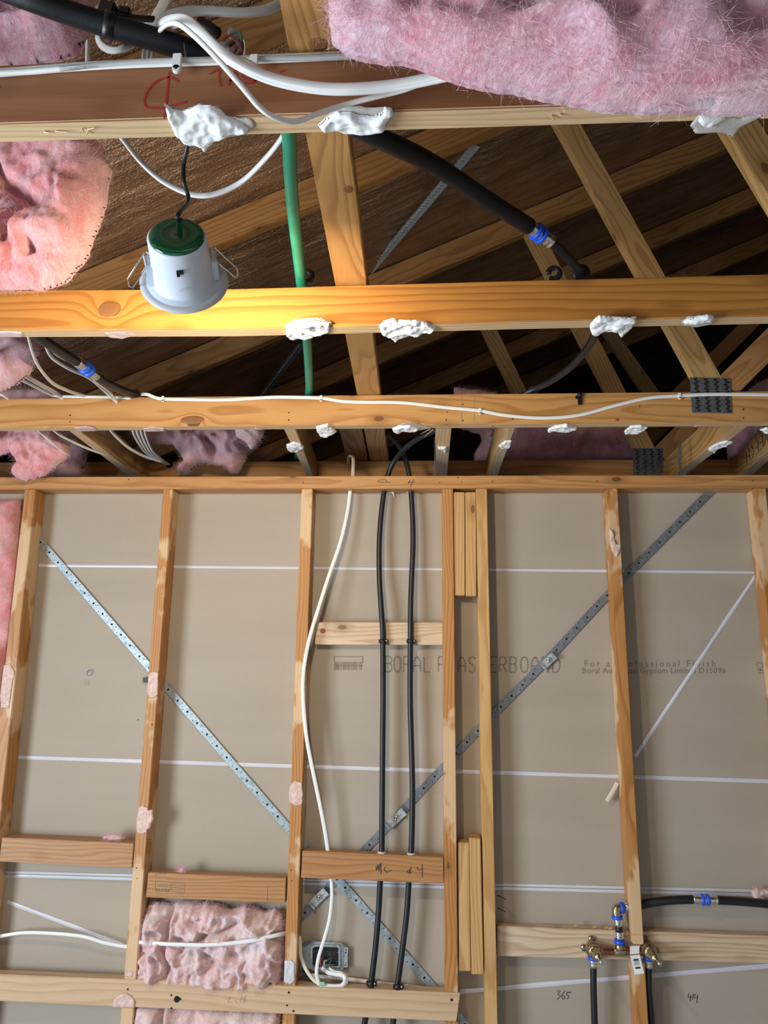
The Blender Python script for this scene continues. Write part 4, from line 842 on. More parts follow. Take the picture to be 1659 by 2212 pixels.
cable('thick sheaf of white cables sagging across the near chord into the pink wool', [(335, 70, -1.44), (352, 48, -1.46), (380, 40, -1.49), (405, 44, -1.52), (432, 66, -1.54), (470, 104, -1.55), (520, 138, -1.545), (590, 168, -1.535), (680, 186, -1.53), (760, 189, -1.53), (860, 180, -1.53), (960, 160, -1.54), (1050, 140, -1.56)], .0058, .0032, offs=((0, 0, 0), (0, .006, .0022), (0, .003, -.0018)))
cable('single white cable looping low over the near chord edge up to the pink wool', [(345, 66, -1.46), (362, 52, -1.50), (385, 52, -1.54), (420, 78, -1.57), (470, 128, -1.58), (520, 184, -1.58), (562, 233, -1.575), (600, 256, -1.56), (640, 262, -1.54), (680, 248, -1.51), (740, 228, -1.495), (800, 212, -1.495), (870, 195, -1.50), (950, 166, -1.53), (1010, 150, -1.56)], .0032, .0024)
cable('cream cable among the white sheaf beside the black lagged pipe', [(372, 58, -1.46), (388, 52, -1.49), (410, 56, -1.51), (436, 80, -1.53), (480, 116, -1.535), (530, 132, -1.53), (560, 150, -1.53)], .0036, .0026, mat=M_cream)
cable('white cable loop crossing at the very top toward the knotty binder', [(318, 92, -1.40), (330, 62, -1.42), (350, 40, -1.43), (385, 26, -1.43), (440, 22, -1.42), (520, 26, -1.41), (575, 20, -1.40), (612, 2, -1.39), (640, -20, -1.38)], .0068, .0030, offs=((0, 0, 0), (0, .005, .003)))
cable('small white cable loop hanging under the clip of the lagged pipe', [(222, 60, -1.42), (213, 82, -1.42), (222, 100, -1.43), (243, 109, -1.44), (268, 104, -1.44), (300, 85, -1.42), (322, 62, -1.40)], .0050, .0026)
cable('wide grey white cable rising past the black clip at top left', [(290, 95, -1.38), (318, 62, -1.38), (340, 35, -1.38), (368, -15, -1.38)], .0095, .0026, V3(1, 0, .3), mat=M_cream)
cable('three white cable ends dropping behind the lagged pipe', [(326, 88, -1.40), (322, 108, -1.405), (318, 140, -1.41)], .0030, .0026, offs=((0, 0, 0), (.0065, 0, 0), (-.0065, 0, 0)))
cable('short white cable end beside the upper left pink wool', [(190, 90, -1.40), (189, 120, -1.405), (188, 150, -1.41)], .0038, .0028)
cable('white cable sagging in a deep loop behind the downlight flex', [(215, 235, -1.33), (265, 300, -1.28), (305, 350, -1.24), (355, 393, -1.22), (415, 420, -1.21), (465, 419, -1.21), (520, 394, -1.22), (565, 352, -1.25), (605, 303, -1.29), (640, 240, -1.34)], .0048, .0030)
gL = 'white cables draped at left between the orange and honey chords'
for i, (lb, pts, rx) in enumerate([('white cable dropping steeply from the orange chord', [(55, 690, -.80), (63, 735, -.74), (80, 785, -.60), (112, 826, -.46), (150, 845, -.34), (190, 858, -.262), (240, 880, -.235)], .0050),
    ('white cable beside the black pipe, nearest to its blue joint', [(80, 700, -.80), (95, 738, -.74), (112, 772, -.64), (150, 797, -.53), (195, 818, -.44), (240, 858, -.30), (262, 880, -.235)], .0042),
    ('upper thick white cable entering from the left edge', [(-40, 735, -.70), (0, 772, -.60), (45, 806, -.48), (90, 832, -.37), (125, 852, -.28), (160, 880, -.235)], .0066),
    ('lower white cable from the left edge joining the honey chord cable', [(-40, 780, -.60), (0, 802, -.52), (45, 820, -.42), (95, 845, -.31), (120, 855, -.268), (170, 857, -.27), (240, 858, -.27), (285, 862, -.262), (310, 880, -.24)], .0042),
    ('thin white cable hugging the underside of the black pipe', [(100, 742, -.73), (125, 768, -.62), (170, 790, -.57), (205, 822, -.46), (235, 845, -.35), (255, 870, -.26)], .0034)]):
    cable(lb, pts, rx, .0026, group=gL)
cable('short white cable end at the left edge just above the honey chord', [(-40, 845, -.30), (0, 852, -.29), (12, 858, -.275), (25, 868, -.25)], .0034, .0026)
yB = TR['B']-.0045
cable('long white cable stapled along the face of the honey chord', [(298, 866, -.235), (303, 854, -.25), (318, 852, yB), (345, 861, yB), (400, 863, yB), (480, 864, yB), (540, 861, yB), (600, 858, yB), (690, 860, yB), (740, 867, yB), (790, 869, yB), (870, 870, yB), (960, 880, yB), (1035, 887, yB), (1090, 897, yB), (1170, 903, yB), (1250, 897, yB), (1330, 876, yB), (1400, 860, yB), (1465, 855, yB), (1530, 852, yB), (1600, 852, yB), (1720, 853, yB)], .0050, .0026)
for (px, py), lb in zip([(352, 861), (694, 860), (1037, 888), (1468, 855)], ['first white clip on the honey chord, near the left saddle', 'white clip on the honey chord below the green conduit', 'white clip on the honey chord in the plate mark', 'white clip on the honey chord left of the nail plate']): staple(px, py, yB-.002, .85, lb)
g2 = 'white cables dropping below the honey chord'
for lb, pts, rx in [('white cable slanting down below the honey chord at far left', [(70, 918, -.22), (92, 938, -.18), (120, 962, -.12), (150, 985, -.05)], .0040), ('long white cable slanting to the leftmost ceiling trimmer', [(105, 920, -.21), (130, 940, -.17), (165, 958, -.10), (205, 975, -.03), (240, 985, .05)], .0036),
    ('grey white cable passing the dark steel strip', [(232, 920, -.2), (248, 940, -.16), (275, 965, -.06), (310, 985, .05), (350, 998, .15)], .0044)]: cable(lb, pts, rx, .0026, group=g2)
for i in range(4): cable(('leftmost', 'second', 'third', 'rightmost')[i]+' of four white cables bunched toward the dark hole in the far chord', [(283+i*9, 920, -.2), (292+i*8, 945, -.1), (312+i*6, 975, .05), (338+i*4, 993, .2), (360+i*2, 1003, .36)], .0034, .0026, group='four white cables bunched above the top plate')
cable('hooked grey white cable arching over the top plate', [(752, 1000, .35), (753, 989, .30), (758, 984, .20), (763, 990, .12), (763, 1010, .06), (762, 1030, .036)], .0058, .0030, V3(1, 0, 0), M_cream)
cable('long white cable hanging down the wall, crossing in front of the third stud', [(757, 1056, .035), (755, 1075, .034), (750, 1110, .030), (736, 1170, .022), (712, 1240, .010), (690, 1308, .000), (668, 1382, -.005), (656, 1450, -.006), (655, 1510, -.006), (662, 1590, -.005), (675, 1660, .0), (692, 1742, .010), (703, 1800, .016), (709, 1843, .02)], .0060, .0034, V3(1, 0, 0))
PB = empty('cable_tail', un(700, 2100, y=.03), 'white cable curling from the noggin down to the power point', 'cable')
tube('sheath', M_cable, P3([(715, 1890, .02), (717, 1935, .018), (712, 1985, .014), (700, 2030, .008), (688, 2070, .004), (684, 2105, .004), (691, 2128, .006)]), .0052, .0034, V3(1, 0, 0), PB)
tube('sheath', M_cable, P3([(691, 2127, .006), (710, 2130, .008), (735, 2130, .010), (745, 2120, .012), (742, 2108, .016), (725, 2104, .020), (707, 2100, .024), (696, 2090, .03)]), .0056, .0034, V3(0, 0, 1), PB)
tube('sheath', M_cable, P3([(710, 2091, .032), (722, 2099, .026), (738, 2102, .022), (749, 2111, .018), (747, 2125, .014), (735, 2132, .012)]), .0040, .0030, V3(0, 0, 1), PB)
for dx in (-4, 0, 4): tube('tape_band', M_tape, P3([(694+dx, 2121, .001), (697+dx, 2129, .001)]), .0035, .0022, V3(1, 0, 0), PB, sides=8)
cable('older cream cable behind the stud edge beside the power point', [(647, 2022, .03), (649, 2045, .028), (650, 2065, .024), (660, 2092, .02), (676, 2115, .016), (693, 2127, .012)], .0050, .0030, V3(1, 0, 0), M_cream)
cable('cream cable running behind both pipes above the bottom board', [(670, 2106, .05), (720, 2112, .05), (760, 2116, .05), (830, 2125, .052), (900, 2133, .052), (960, 2142, .052)], .0052, .0030, mat=M_cream)
cable('white cable crossing the left bay to the second stud', [(-40, 2026, .045), (0, 2022, .040), (50, 2015, .034), (110, 2016, .030), (180, 2023, .028), (225, 2036, .030), (268, 2044, .034), (285, 2044, .034)], .0050, .0030)
cable('white cable lying across the pink wool in the second bay', [(292, 2034, .02), (312, 2036, -.008), (340, 2038, -.018), (380, 2040, -.024), (450, 2041, -.026), (530, 2034, -.024), (580, 2024, -.018), (606, 2018, -.006), (622, 2015, .02)], .0052, .0032)
# connector tangle by the lagged pipe
tg = empty('wire_joint', un(495, 90, y=-1.40), 'clear wire connectors with red and green tails beside the lagged pipe', 'wire connector')
rnd = random.Random(3); parts = []
for i in range(9):
    c = un(470+rnd.uniform(0, 45), 70+rnd.uniform(0, 50), y=-1.40); d = V3(rnd.gauss(0, 1), rnd.gauss(0, .6), rnd.gauss(0, 1)).normalized(); parts.append(boxvf(c, d*.008, d.orthogonal().normalized()*.004, d.cross(d.orthogonal()).normalized()*.004))
mk('connector', *merge(parts), M_silic, None, tg, bevel=.001)
for i, mt in enumerate((M_redw, M_grw, M_redw, M_black, M_grw, M_cable)):
    a = (470+rnd.uniform(0, 30), 75+rnd.uniform(0, 25)); tube('wire_tail', mt, P3([(a[0], a[1], -1.41), (a[0]+15+i*3, a[1]-12, -1.42), (a[0]+32, a[1]+5+i*3, -1.42), (a[0]+26, a[1]+25, -1.41)]), .0016, parent=tg, sides=8)
tube('black_joint', M_clip, P3([(430, 48, -1.40), (450, 58, -1.40), (470, 72, -1.40)]), .008, parent=tg)
# black hanger clip around the lagged pipe
hc = empty('pipe_hanger', un(232, 55, y=-1.46), 'black hanger clip gripping the thick lagged pipe at top left', 'pipe clip')
a, b = un(223, 52, y=-1.466), un(245, 60, y=-1.460); mk('hanger_band', *cyl(a, b, .0185, sides=20), M_clip, None, hc, True)
c = un(233, 25, y=-1.44); mk('hanger_head', *boxvf(c, V3(.011, 0, -.003), V3(0, .008, 0), V3(.002, 0, .012)), M_clip, None, hc, bevel=.002)
tube('hanger_wire', M_galvd, P3([(240, 12, -1.44), (246, -20, -1.44)]), .0022, parent=hc); tube('hanger_arm', M_clip, P3([(240, 32, -1.44), (280, 38, -1.43), (335, 42, -1.42)]), .0045, .003, parent=hc); c = un(271, 27, y=-1.43); mk('hanger_cap', *boxvf(c, V3(.008, 0, -.001), V3(0, .006, 0), V3(0, 0, .006)), M_clip, None, hc, bevel=.0015)
tube('hanger_wire', M_galvd, P3([(398, 92, -1.45), (402, 130, -1.485)]), .0012, parent=hc, sides=6)
# ---------------------------------------------------------------- downlight
dl_c = un(398, 606, y=-1.25); ax = (_U*.985 + _R*-.17).normalized(); vdir = (CAM-dl_c).normalized(); ax = (ax-vdir*ax.dot(vdir)).normalized(); ax = (ax*math.sin(math.radians(47))+vdir*math.cos(math.radians(47))).normalized()
DLt = empty('downlight', dl_c, 'white recessed downlight with a green translucent cap dangling on black flex', 'downlight')
Hh = .083
v, f = lathe(dl_c-ax*.004, dl_c+ax*Hh, [(0, .05), (.0, .0655), (.02, .0665), (.05, .0655), (.075, .049), (.12, .0465), (.5, .0445), (.9, .0425), (.97, .0425), (1, .040), (1, .02)], 64)
mk('housing', v, f, M_lampw, None, DLt, True)
v, f = lathe(dl_c-ax*.0055, dl_c+ax*.0015, [(0, .04), (0, .064), (.4, .0672), (.8, .067), (1, .060), (1, .0475)], 64); mk('flange', v, f, M_rim, None, DLt, True)
v, f = lathe(dl_c+ax*(Hh-.002), dl_c+ax*(Hh+.004), [(0, .0395), (.6, .0395), (.9, .037), (1, .030), (1., .0)], 48); mk('green_cap', v, f, M_lens, None, DLt, True)
side = ax.cross(vdir).normalized(); side = side if side.dot(_R) > 0 else -side; fwd = side.cross(ax).normalized(); fwd = fwd if fwd.dot(vdir) > 0 else -fwd
for s_ in (-1, 1):
    b = dl_c+side*s_*.0475+ax*.022; mk('spring_block', *boxvf(b, side*.0055, fwd*.012, ax*.018), M_lampw, None, DLt, bevel=.0015)
    t0 = b+ax*.024; coil = []
    for i in range(64): th = i*.9; coil.append(t0+side*(s_*.001)+ax*((i/63-.5)*.024)+(side*math.cos(th)+fwd*math.sin(th))*.0045)
    tube('spring_coil', M_wire, coil, .0007, parent=DLt, sides=6, raw=True)
    e = t0+side*s_*.034-ax*.040+fwd*.004
    tube('spring_arm', M_wire, [t0+side*s_*.004+ax*.012, e+ax*.012, e-ax*.003+side*s_*.001, e-ax*.006-side*s_*.004, t0+side*s_*.002-ax*.012], .0012, parent=DLt, sides=8, raw=True)
mk('terminal_slot', *merge([boxvf(dl_c+fwd*.0452+ax*.058-side*.004, side*.005, fwd*.0006, ax*.0035), boxvf(dl_c+fwd*.0452+ax*.053-side*.0070, side*.0022, fwd*.0006, ax*.003)]), M_hole, None, DLt)
lens = bpy.data.materials.new('lit lamp lens'); lens.use_nodes = True; lb = lens.node_tree.nodes['Principled BSDF']; lb.inputs['Emission Color'].default_value = (1, .80, .55, 1); lb.inputs['Emission Strength'].default_value = 6
v, f = lathe(dl_c-ax*.0052, dl_c-ax*.0035, [(0, .047), (1, .047)], 32); mk('lens', v, f, lens, None, DLt)
ld = bpy.data.lights.new('downlight_beam', 'AREA'); ld.shape = 'DISK'; ld.size = .09; ld.energy = 8; ld.color = (1.0, .78, .52); ld.spread = math.radians(168)
lo = bpy.data.objects.new('downlight_beam', ld); COL.objects.link(lo); lo.location = dl_c-ax*.0062; lo.rotation_euler = (-ax).to_track_quat('-Z', 'Y').to_euler()
print('AX', ax, dl_c)
ring = [[(math.cos(math.radians(a))*10+0, math.sin(math.radians(a))*7) for a in range(180, 361, 20)], [(math.cos(math.radians(a))*5, math.sin(math.radians(a))*4) for a in range(180, 361, 20)]]
ink('moulded_mark', M_rim, ring, lambda x, y: dl_c+(fwd*math.cos(x*.022)+side*math.sin(x*.022))*.0466+ax*(.022-y*.001), .8, (0, 0, 0), DLt)
ltp = dl_c+ax*(Hh+.002)
fl = [ltp-fwd*.034+side*.006-ax*.006, ltp-fwd*.036+side*.008+ax*.008]+[un(x, y, y=q) for x, y, q in ((407, 432, -1.235), (397, 392, -1.245), (397, 352, -1.25), (406, 312, -1.27), (408, 270, -1.30), (402, 200, -1.34), (400, 130, -1.38))]
tube('flex', M_clip, fl, .0034, .0028, V3(1, 0, 0), DLt, sides=10)
# ---------------------------------------------------------------- power point seen from behind
pw = empty('power_point', un(703, 2068, y=.045), 'back of a power point in a galvanised wall bracket between third and fourth studs', 'power point')
yq = .050
def plate_with_hole(name, outer, inner, y, th, mat, parent):
    o = [un(*p, y=y) for p in outer]; i = [un(*p, y=y) for p in inner]; n = len(o); d = V3(0, th, 0); vs = o+i+[p+d for p in o]+[p+d for p in i]; fs = []
    for k in range(n):
        q = (k+1) % n; fs += [(k, q, n+q, n+k), (2*n+k, 2*n+q, 3*n+q, 3*n+k), (k, q, 2*n+q, 2*n+k), (n+k, n+q, 3*n+q, 3*n+k)]
    return mk(name, vs, fs, mat, None, parent)
plate_with_hole('bracket', [(652, 2040), (678, 2034), (738, 2037), (742, 2045), (742, 2092), (738, 2099), (680, 2098), (655, 2085)], [(674, 2048), (680, 2043), (728, 2043), (732, 2048), (732, 2087), (728, 2092), (680, 2092), (674, 2086)], yq, .002, M_galv, pw)
plate_with_hole('bracket_rim', [(671, 2046), (678, 2041), (730, 2041), (735, 2046), (735, 2089), (730, 2094), (678, 2094), (671, 2088)], [(675, 2049), (681, 2045), (727, 2045), (731, 2049), (731, 2085), (727, 2090), (681, 2090), (675, 2085)], yq-.006, .007, M_galv, pw)
quadpx('bracket_ear', M_galv, (743, 2046), (752, 2047), (751, 2090), (743, 2090), yq, .002, pw, bevel=.0003); quadpx('bracket_fin', M_galvd, (653, 2039), (676, 2030), (678, 2036), (656, 2045), yq-.004, .002, pw, bevel=.0003)
discs('ear_holes', M_hole, [(747, 2052), (746.5, 2058), (746.5, 2085)], .0018, yq-.0006, pw)
bk = quadpx('socket_back', M_clip, (675, 2049), (731, 2050), (730, 2084), (675, 2083), .052, .013, pw, bevel=.002); discs('rivets', M_galvd, [(678, 2056), (729, 2057), (727, 2077), (712, 2062), (679, 2077)], .0018, .0515, bk)
quadpx('earth_bar', M_shiny, (713, 2085), (729, 2085), (729, 2091), (713, 2091), .050, .003, pw); 
tube('red_wire', M_redw, P3([(702, 2069, .05), (696, 2068, .038), (692, 2078, .032), (695, 2092, .028)]), .0016, parent=pw, sides=8); tube('red_wire', M_redw, P3([(703, 2092, .034), (707, 2096, .03)]), .0016, parent=pw, sides=8)
tube('green_wire', M_grw, P3([(718, 2069, .05), (708, 2074, .040), (699, 2082, .034), (698, 2091, .030)]), .0016, parent=pw, sides=8); tube('green_wire', M_grw, P3([(717, 2072, .05), (712, 2082, .040), (708, 2092, .034)]), .0016, parent=pw, sides=8)
tube('earth_wire', M_cable, P3([(702, 2088, .03), (700, 2077, .036), (705, 2074, .04)]), .001, parent=pw, sides=6)
quadpx('conduit_stub', M_galvd, (645, 2098), (676, 2104), (676, 2112), (645, 2108), .050, .01, pw)
# ---------------------------------------------------------------- shower taps
mx = empty('shower_tap_set', un(1338, 2057, y=.015), 'brass in-wall shower tap bodies joined by a copper tube on the pale noggin', 'tap')
for (cx, cy), (tx, ty), lug2 in (((1281, 2050), (1300, 2080), (1261, 2047)), ((1400.5, 2051), (1426, 2083), (1418, 2053))):
    c = un(cx, cy, y=.012); bd = mk('valve_body', *lathe(c+V3(0, .018, 0), c-V3(0, .030, 0), [(0, .012), (.1, .019), (.35, .021), (.6, .0205), (.62, .017), (.8, .0175), (1, .0165), (1, .008)], 24), M_brass, None, mx, True)
    t = un(tx, ty, y=-.088); s0 = c-V3(0, .028, 0); ln = lambda q: s0.lerp(t, q)
    mk('cartridge', *lathe(ln(0), ln(.55), [(0, .0145), (.15, .0150), (.2, .0125), (.7, .0120), (1, .0085)], 20), M_brass, None, mx, True); mk('spindle', *lathe(ln(.55), ln(1), [(0, .005), (.7, .0045), (.75, .0055), (.95, .0055), (1, .003)], 14), M_shiny, None, mx, True)
    for q in ((cx-4 if cx < 1300 else cx-5, cy-22), lug2):
        l = un(*q, y=.026); v1 = sweep([c+V3(0, .014, 0), l], .008, .004, V3(1, 0, 1), 10, raw=True); mk('fixing_lug', *merge([v1, cyl(l+V3(0, .003, 0), l-V3(0, .004, 0), .0085)]), M_brass, None, mx, True); mk('screw_head', *cyl(l-V3(0, .004, 0), l-V3(0, .0055, 0), .0045), M_galvd, None, mx)
    fitting('blue_ring', M_blue, un(cx, cy+15, y=.014), un(cx+.5, cy+24, y=.014), [(0, .010), (0, .0140), (.3, .0150), (.8, .0145), (1, .011)], mx)
    fitting('crimp_sleeve', M_shiny, un(cx, cy+22, y=.014), un(cx+1, cy+40, y=.014), [(0, .0102), (.2, .0102), (.3, .0115), (.4, .0102), (.6, .0102), (.7, .0115), (.8, .0102), (1, .0106)], mx)
tube('copper_tube', M_copper, P3([(1296, 2054, .014), (1340, 2056, .014), (1392, 2056, .014)]), .0098, parent=mx, sides=18)
fitting('tee', M_brass, un(1325, 2055, y=.014), un(1352, 2056, y=.014), [(0, .011), (.1, .0125), (.9, .0125), (1, .011)], mx); fitting('tee_neck', M_brass, un(1338, 2056, y=.014), un(1338, 2038, y=.014), [(0, .012), (.7, .012), (.8, .0105), (1, .0105)], mx)
rp = empty('riser_pipe', un(1337, 2007, y=.016), 'short riser with blue rings and brass elbow turning into the patchy stud', 'pipe')
fitting('blue_ring', M_blue, un(1338, 2038, y=.014), un(1338, 2030, y=.014), [(0, .011), (0, .0145), (.3, .0152), (1, .0145), (1, .010)], rp); fitting('crimp_sleeve', M_shiny, un(1338, 2031, y=.014), un(1337.5, 2012, y=.015), [(0, .0105), (.15, .0105), (.25, .0125), (.45, .0125), (.5, .0108), (.7, .0125), (.9, .0125), (1, .0105)], rp)
fitting('pipe_length', M_black, un(1337.5, 2014, y=.015), un(1336, 2000, y=.016), [(0, .0102), (1, .0102)], rp); fitting('crimp_sleeve', M_shiny, un(1336, 2001, y=.016), un(1334, 1984, y=.017), [(0, .0105), (.15, .0105), (.25, .0125), (.45, .0125), (.5, .0108), (.7, .0125), (.9, .0125), (1, .0105)], rp)
fitting('blue_ring', M_blue, un(1333.5, 1985, y=.017), un(1333, 1977, y=.017), [(0, .011), (0, .0145), (.3, .0152), (1, .0145), (1, .010)], rp)
tube('elbow', M_brass, P3([(1332.5, 1979, .017), (1331, 1968, .018), (1333, 1962, .020), (1341, 1961, .022)]), .0115, parent=rp, sides=18); fitting('blue_ring', M_blue, un(1339, 1961, y=.022), un(1347, 1961, y=.023), [(0, .011), (0, .0145), (.3, .0152), (1, .0145), (1, .010)], rp)
fitting('crimp_sleeve', M_shiny, un(1347, 1961, y=.023), un(1362, 1958, y=.028), [(0, .0105), (.5, .0105), (.6, .012), (1, .0105)], rp)
sp = empty('shower_pipe', un(1500, 1944, y=.034), 'black pipe with a blue ringed joint leaving the patchy stud to the right', 'pipe')
tube('pipe_length', M_black, P3([(1384, 1955, .034), (1400, 1951, .034), (1430, 1946.5, .030), (1465, 1944, .026), (1500, 1943, .024)]), .0112, parent=sp, sides=18)
coupling(sp, un(1497, 1943, y=.024), un(1549, 1944.5, y=.022), .0112); tube('pipe_length', M_black, P3([(1547, 1944.5, .022), (1580, 1946, .022), (1620, 1949, .024), (1659, 1953, .026), (1740, 1964, .03)]), .0112, parent=sp, sides=18)
for (x0, x1, lb) in ((1282, 1284.5, 'black supply pipe below the left shower tap'), (1401, 1408, 'black supply pipe below the right shower tap')):
    o = tube('supply_pipe', M_black, P3([(x0, 2085, .014), (x0+.3, 2140, .016), (x1, 2215, .02), (x1+3, 2330, .03)]), .0088, sides=16); tag(o, lb, 'pipe')
tgp = empty('paper_tag', un(1370, 2055, y=-.0), 'white folded paper tag with dark bars on the right shower tap', 'tag')
q = [un(1361, 2044, y=-.001), un(1381, 2043, y=-.001), un(1381, 2060, y=-.012), un(1361, 2062, y=-.012), un(1361, 2064, y=-.010), un(1382, 2062, y=-.010), un(1391.5, 2103, y=-.018), un(1371, 2105, y=-.018)]
def sheet(name, c4, mat, parent, th=.0006):
    d = V3(0, th, 0); return loft(name, mat, [[c4[0], c4[1], c4[1]+d, c4[0]+d], [c4[3], c4[2], c4[2]+d, c4[3]+d]], parent, 0)
sheet('tag_loop', q[:4], M_tag, tgp); sheet('tag_panel', q[4:], M_tag, tgp)
bars = []
for k_, wd in enumerate((.10, .025, .03, .018, .10)):
    v0 = (.2, .34, .42, .50, .62)[k_]; A = lambda u, v: q[4].lerp(q[5], u).lerp(q[7].lerp(q[6], u), v)+V3(0, -.0008, 0)
    o_ = [A(.22, v0), A(.75, v0), A(.75, v0+wd), A(.22, v0+wd)]; bars.append((o_, [(0, 1, 2, 3)]))
mk('tag_bars', *merge(bars), M_ink, None, tgp)
pts = [(1243, 2001), (1284, 2004), (1310, 2005), (1318, 2007)]; pr_ = []
for p in pts:
    c = un(*p, y=.035); pr_.append(boxvf(c+V3(0, 0, .003), V3(.004, 0, .001), V3(0, .003, 0), V3(-.001, 0, .003)))
tag(mk('wood_chips', *merge(pr_), M_pale, None, None), 'pale wood chips lying on the noggin left of the riser', 'wood chips', kind='stuff')
nl = [cyl(un(1075, y0_, y=.03), un(1093, y0_+9, y=.0), .0014, .001, 8) for y0_ in (1934, 1961)]
for j, (v, f) in enumerate(nl): tag(mk('nail', v, f, M_hole, None, None, True), ('upper' if j == 0 else 'lower')+' dark nail sticking out right of the pale new stud', 'nail')
# ---------------------------------------------------------------- glass wool
def batt(label, poly, y, mat, thick, step, seed, group=None, creases=(), fib=1500, **k):
    a = dict(amp=.55, fr=9, ragged=.006, fold=.8); a.update(k)
    o = pillow('insulation_batt', px_poly(poly, y=y), mat, (0, -1, 0), thick, step, None, seed, creases=[(px_poly(c, y=y), d, w_) for c, d, w_ in creases], fibres=fib, **a)
    return tag(o, label, 'insulation')
batt('large rose pink insulation batt hanging over the near chord at top right', [(712, -60), (711, 60), (720, 100), (745, 116), (770, 128), (815, 138), (870, 142), (905, 152), (960, 168), (1010, 186), (1080, 198), (1150, 212), (1220, 228), (1300, 243), (1380, 248), (1450, 252), (1560, 250), (1700, 245), (1760, -60)], -1.575, M_pinkA, .075, .0042, 1, creases=[([(1010, 40), (1100, 110), (1200, 130), (1330, 150)], .35, .012), ([(1440, 60), (1470, 100), (1560, 160), (1690, 165)], .4, .010), ([(840, 20), (900, 90), (1000, 120)], .25, .012)], fib=18000, amp=.45, edge=.05, fr=7, back=.3)
batt('rose pink insulation batt at top left behind the lagged pipe', [(-60, -60), (-60, 152), (60, 147), (120, 138), (165, 124), (192, 100), (200, 62), (206, 20), (200, -60)], -1.36, M_pinkA, .05, .004, 2, fib=5000, edge=.04)
batt('folded salmon pink insulation batt bulging over the orange chord at left', [(-60, 240), (-60, 632), (0, 630), (50, 628), (98, 630), (150, 612), (190, 562), (215, 500), (236, 430), (243, 372), (228, 328), (205, 305), (190, 245)], -.985, M_pinkB, .075, .004, 3, creases=[([(8, 300), (10, 360), (30, 420), (75, 450), (98, 478)], .75, .014), ([(98, 478), (70, 520), (48, 555)], .6, .010), ([(95, 560), (100, 575)], .6, .008)], fib=10000, fr=8, edge=.055, stria=(6.5, .8), fold=.9)
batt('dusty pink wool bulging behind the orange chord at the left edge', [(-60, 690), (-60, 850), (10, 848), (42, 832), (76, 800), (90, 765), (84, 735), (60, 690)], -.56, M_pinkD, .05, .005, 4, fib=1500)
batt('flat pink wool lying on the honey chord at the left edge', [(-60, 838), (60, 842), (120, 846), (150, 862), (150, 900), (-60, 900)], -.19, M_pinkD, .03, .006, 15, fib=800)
batt('torn pink wool tuft drooping over the top plate at far left', [(-60, 900), (105, 905), (132, 948), (150, 962), (152, 985), (136, 1003), (118, 1018), (100, 1031), (60, 1041), (38, 1034), (28, 1024), (44, 1005), (26, 978), (0, 985), (-60, 995)], -.05, M_pinkB, .045, .004, 5, fib=1500, fr=14, ragged=.008)
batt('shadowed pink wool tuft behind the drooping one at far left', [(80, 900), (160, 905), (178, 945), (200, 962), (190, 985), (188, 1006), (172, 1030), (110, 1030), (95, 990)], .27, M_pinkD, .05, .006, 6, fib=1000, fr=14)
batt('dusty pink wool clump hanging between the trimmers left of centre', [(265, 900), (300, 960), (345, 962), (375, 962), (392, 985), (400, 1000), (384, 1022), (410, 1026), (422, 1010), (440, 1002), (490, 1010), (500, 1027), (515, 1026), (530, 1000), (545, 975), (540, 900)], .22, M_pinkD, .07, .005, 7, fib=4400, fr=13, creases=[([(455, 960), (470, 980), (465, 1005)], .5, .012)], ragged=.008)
batt('pale grey pink wool lump beside the green conduit foot', [(500, 900), (572, 905), (570, 942), (556, 962), (543, 972), (530, 955), (510, 945)], .14, M_pinkC, .04, .005, 16, fib=1800, fr=15)
batt('dark pink batt lying beyond the wall right of the leaning trimmer', [(1030, 905), (1100, 900), (1375, 905), (1380, 1010), (1020, 1010), (1022, 985), (1040, 955)], .66, M_pinkA, .06, .009, 8, fib=600, fr=6)
batt('dim pink wool strip rising behind the honey chord near the plate mark', [(978, 836), (1035, 843), (1072, 850), (1090, 880), (1085, 925), (1060, 948), (1020, 936), (985, 925), (985, 870)], .10, M_pinkD, .04, .006, 9, fib=600)
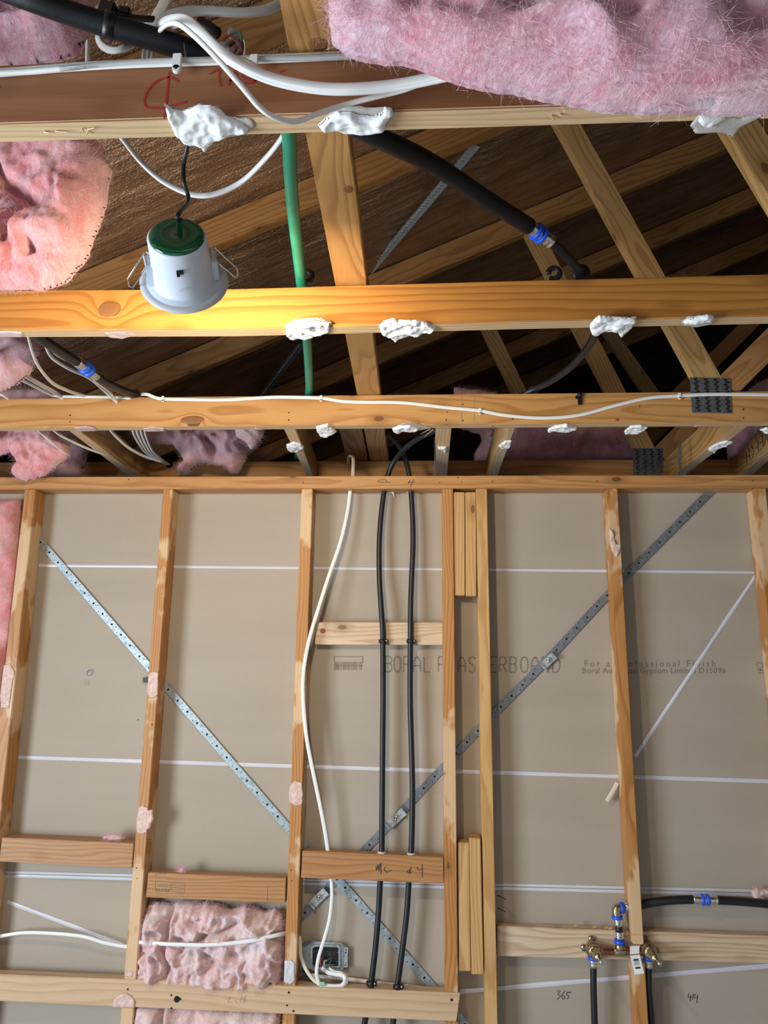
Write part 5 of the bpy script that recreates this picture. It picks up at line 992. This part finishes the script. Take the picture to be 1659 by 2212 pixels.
batt('purple shadowed batt behind the rightmost ceiling trimmers', [(1590, 900), (1760, 900), (1760, 960), (1650, 962), (1605, 990), (1568, 998), (1566, 960)], .64, M_pinkA, .05, .009, 10, fib=400)
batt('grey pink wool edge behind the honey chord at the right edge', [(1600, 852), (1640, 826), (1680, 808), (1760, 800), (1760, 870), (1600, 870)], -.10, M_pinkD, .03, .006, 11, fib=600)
batt('tall salmon batt filling the bay left of the first stud', [(-140, 1078), (48, 1080), (50, 1120), (44, 1250), (30, 1400), (6, 1560), (-60, 2060), (-240, 2060)], .052, M_pinkB, .045, .006, 12, fib=1500, fr=6, fold=.4, back=.15)
batt('crumpled pale pink batt in the second bay under the stamped noggin', [(322, 1950), (342, 1944), (375, 1950), (384, 1945), (420, 1944), (455, 1946), (478, 1950), (505, 1962), (535, 1950), (555, 1958), (575, 1968), (598, 1957), (612, 1975), (616, 2040), (608, 2127), (500, 2128), (302, 2120), (296, 2075), (314, 2035), (318, 1990)], .050, M_pinkC, .050, .0032, 13, fib=7000, creases=[([(382, 1950), (368, 2010), (366, 2120)], .7, .008), ([(405, 2035), (450, 2015), (510, 1990)], .5, .007), ([(455, 2055), (470, 2070), (450, 2090)], .5, .010)], fr=19, amp=.8, edge=.03, back=.15, fold=1.1)
batt('pale pink batt continuing below the bottom board in the second bay', [(300, 2160), (612, 2172), (606, 2290), (290, 2280)], .050, M_pinkC, .050, .005, 14, fib=1800, fr=17, amp=.7, edge=.03, back=.15, creases=[([(362, 2160), (356, 2280)], .7, .008)])
for nm, pl, yy, sd in (('pink fluff tuft on top of the first noggin', [(222, 1811), (228, 1804), (245, 1801), (262, 1804), (270, 1812), (245, 1816)], .02, 51), ('small tuft of fluff on the stamped noggin', [(383, 1884), (390, 1874), (400, 1872), (398, 1886)], .015, 52), ('grey pink tuft of wool at the right edge above the shower pipe', [(1622, 1922), (1634, 1915), (1650, 1921), (1690, 1920), (1690, 1932), (1650, 1932), (1636, 1945), (1626, 1940)], .04, 53)):
    tag(pillow('wool_tuft', px_poly(pl, y=yy), M_pinkC, (0, -1, 0), .010, .002, None, sd, amp=.9, fr=40, ragged=.004, fibres=500, flen=.014), nm, 'insulation')
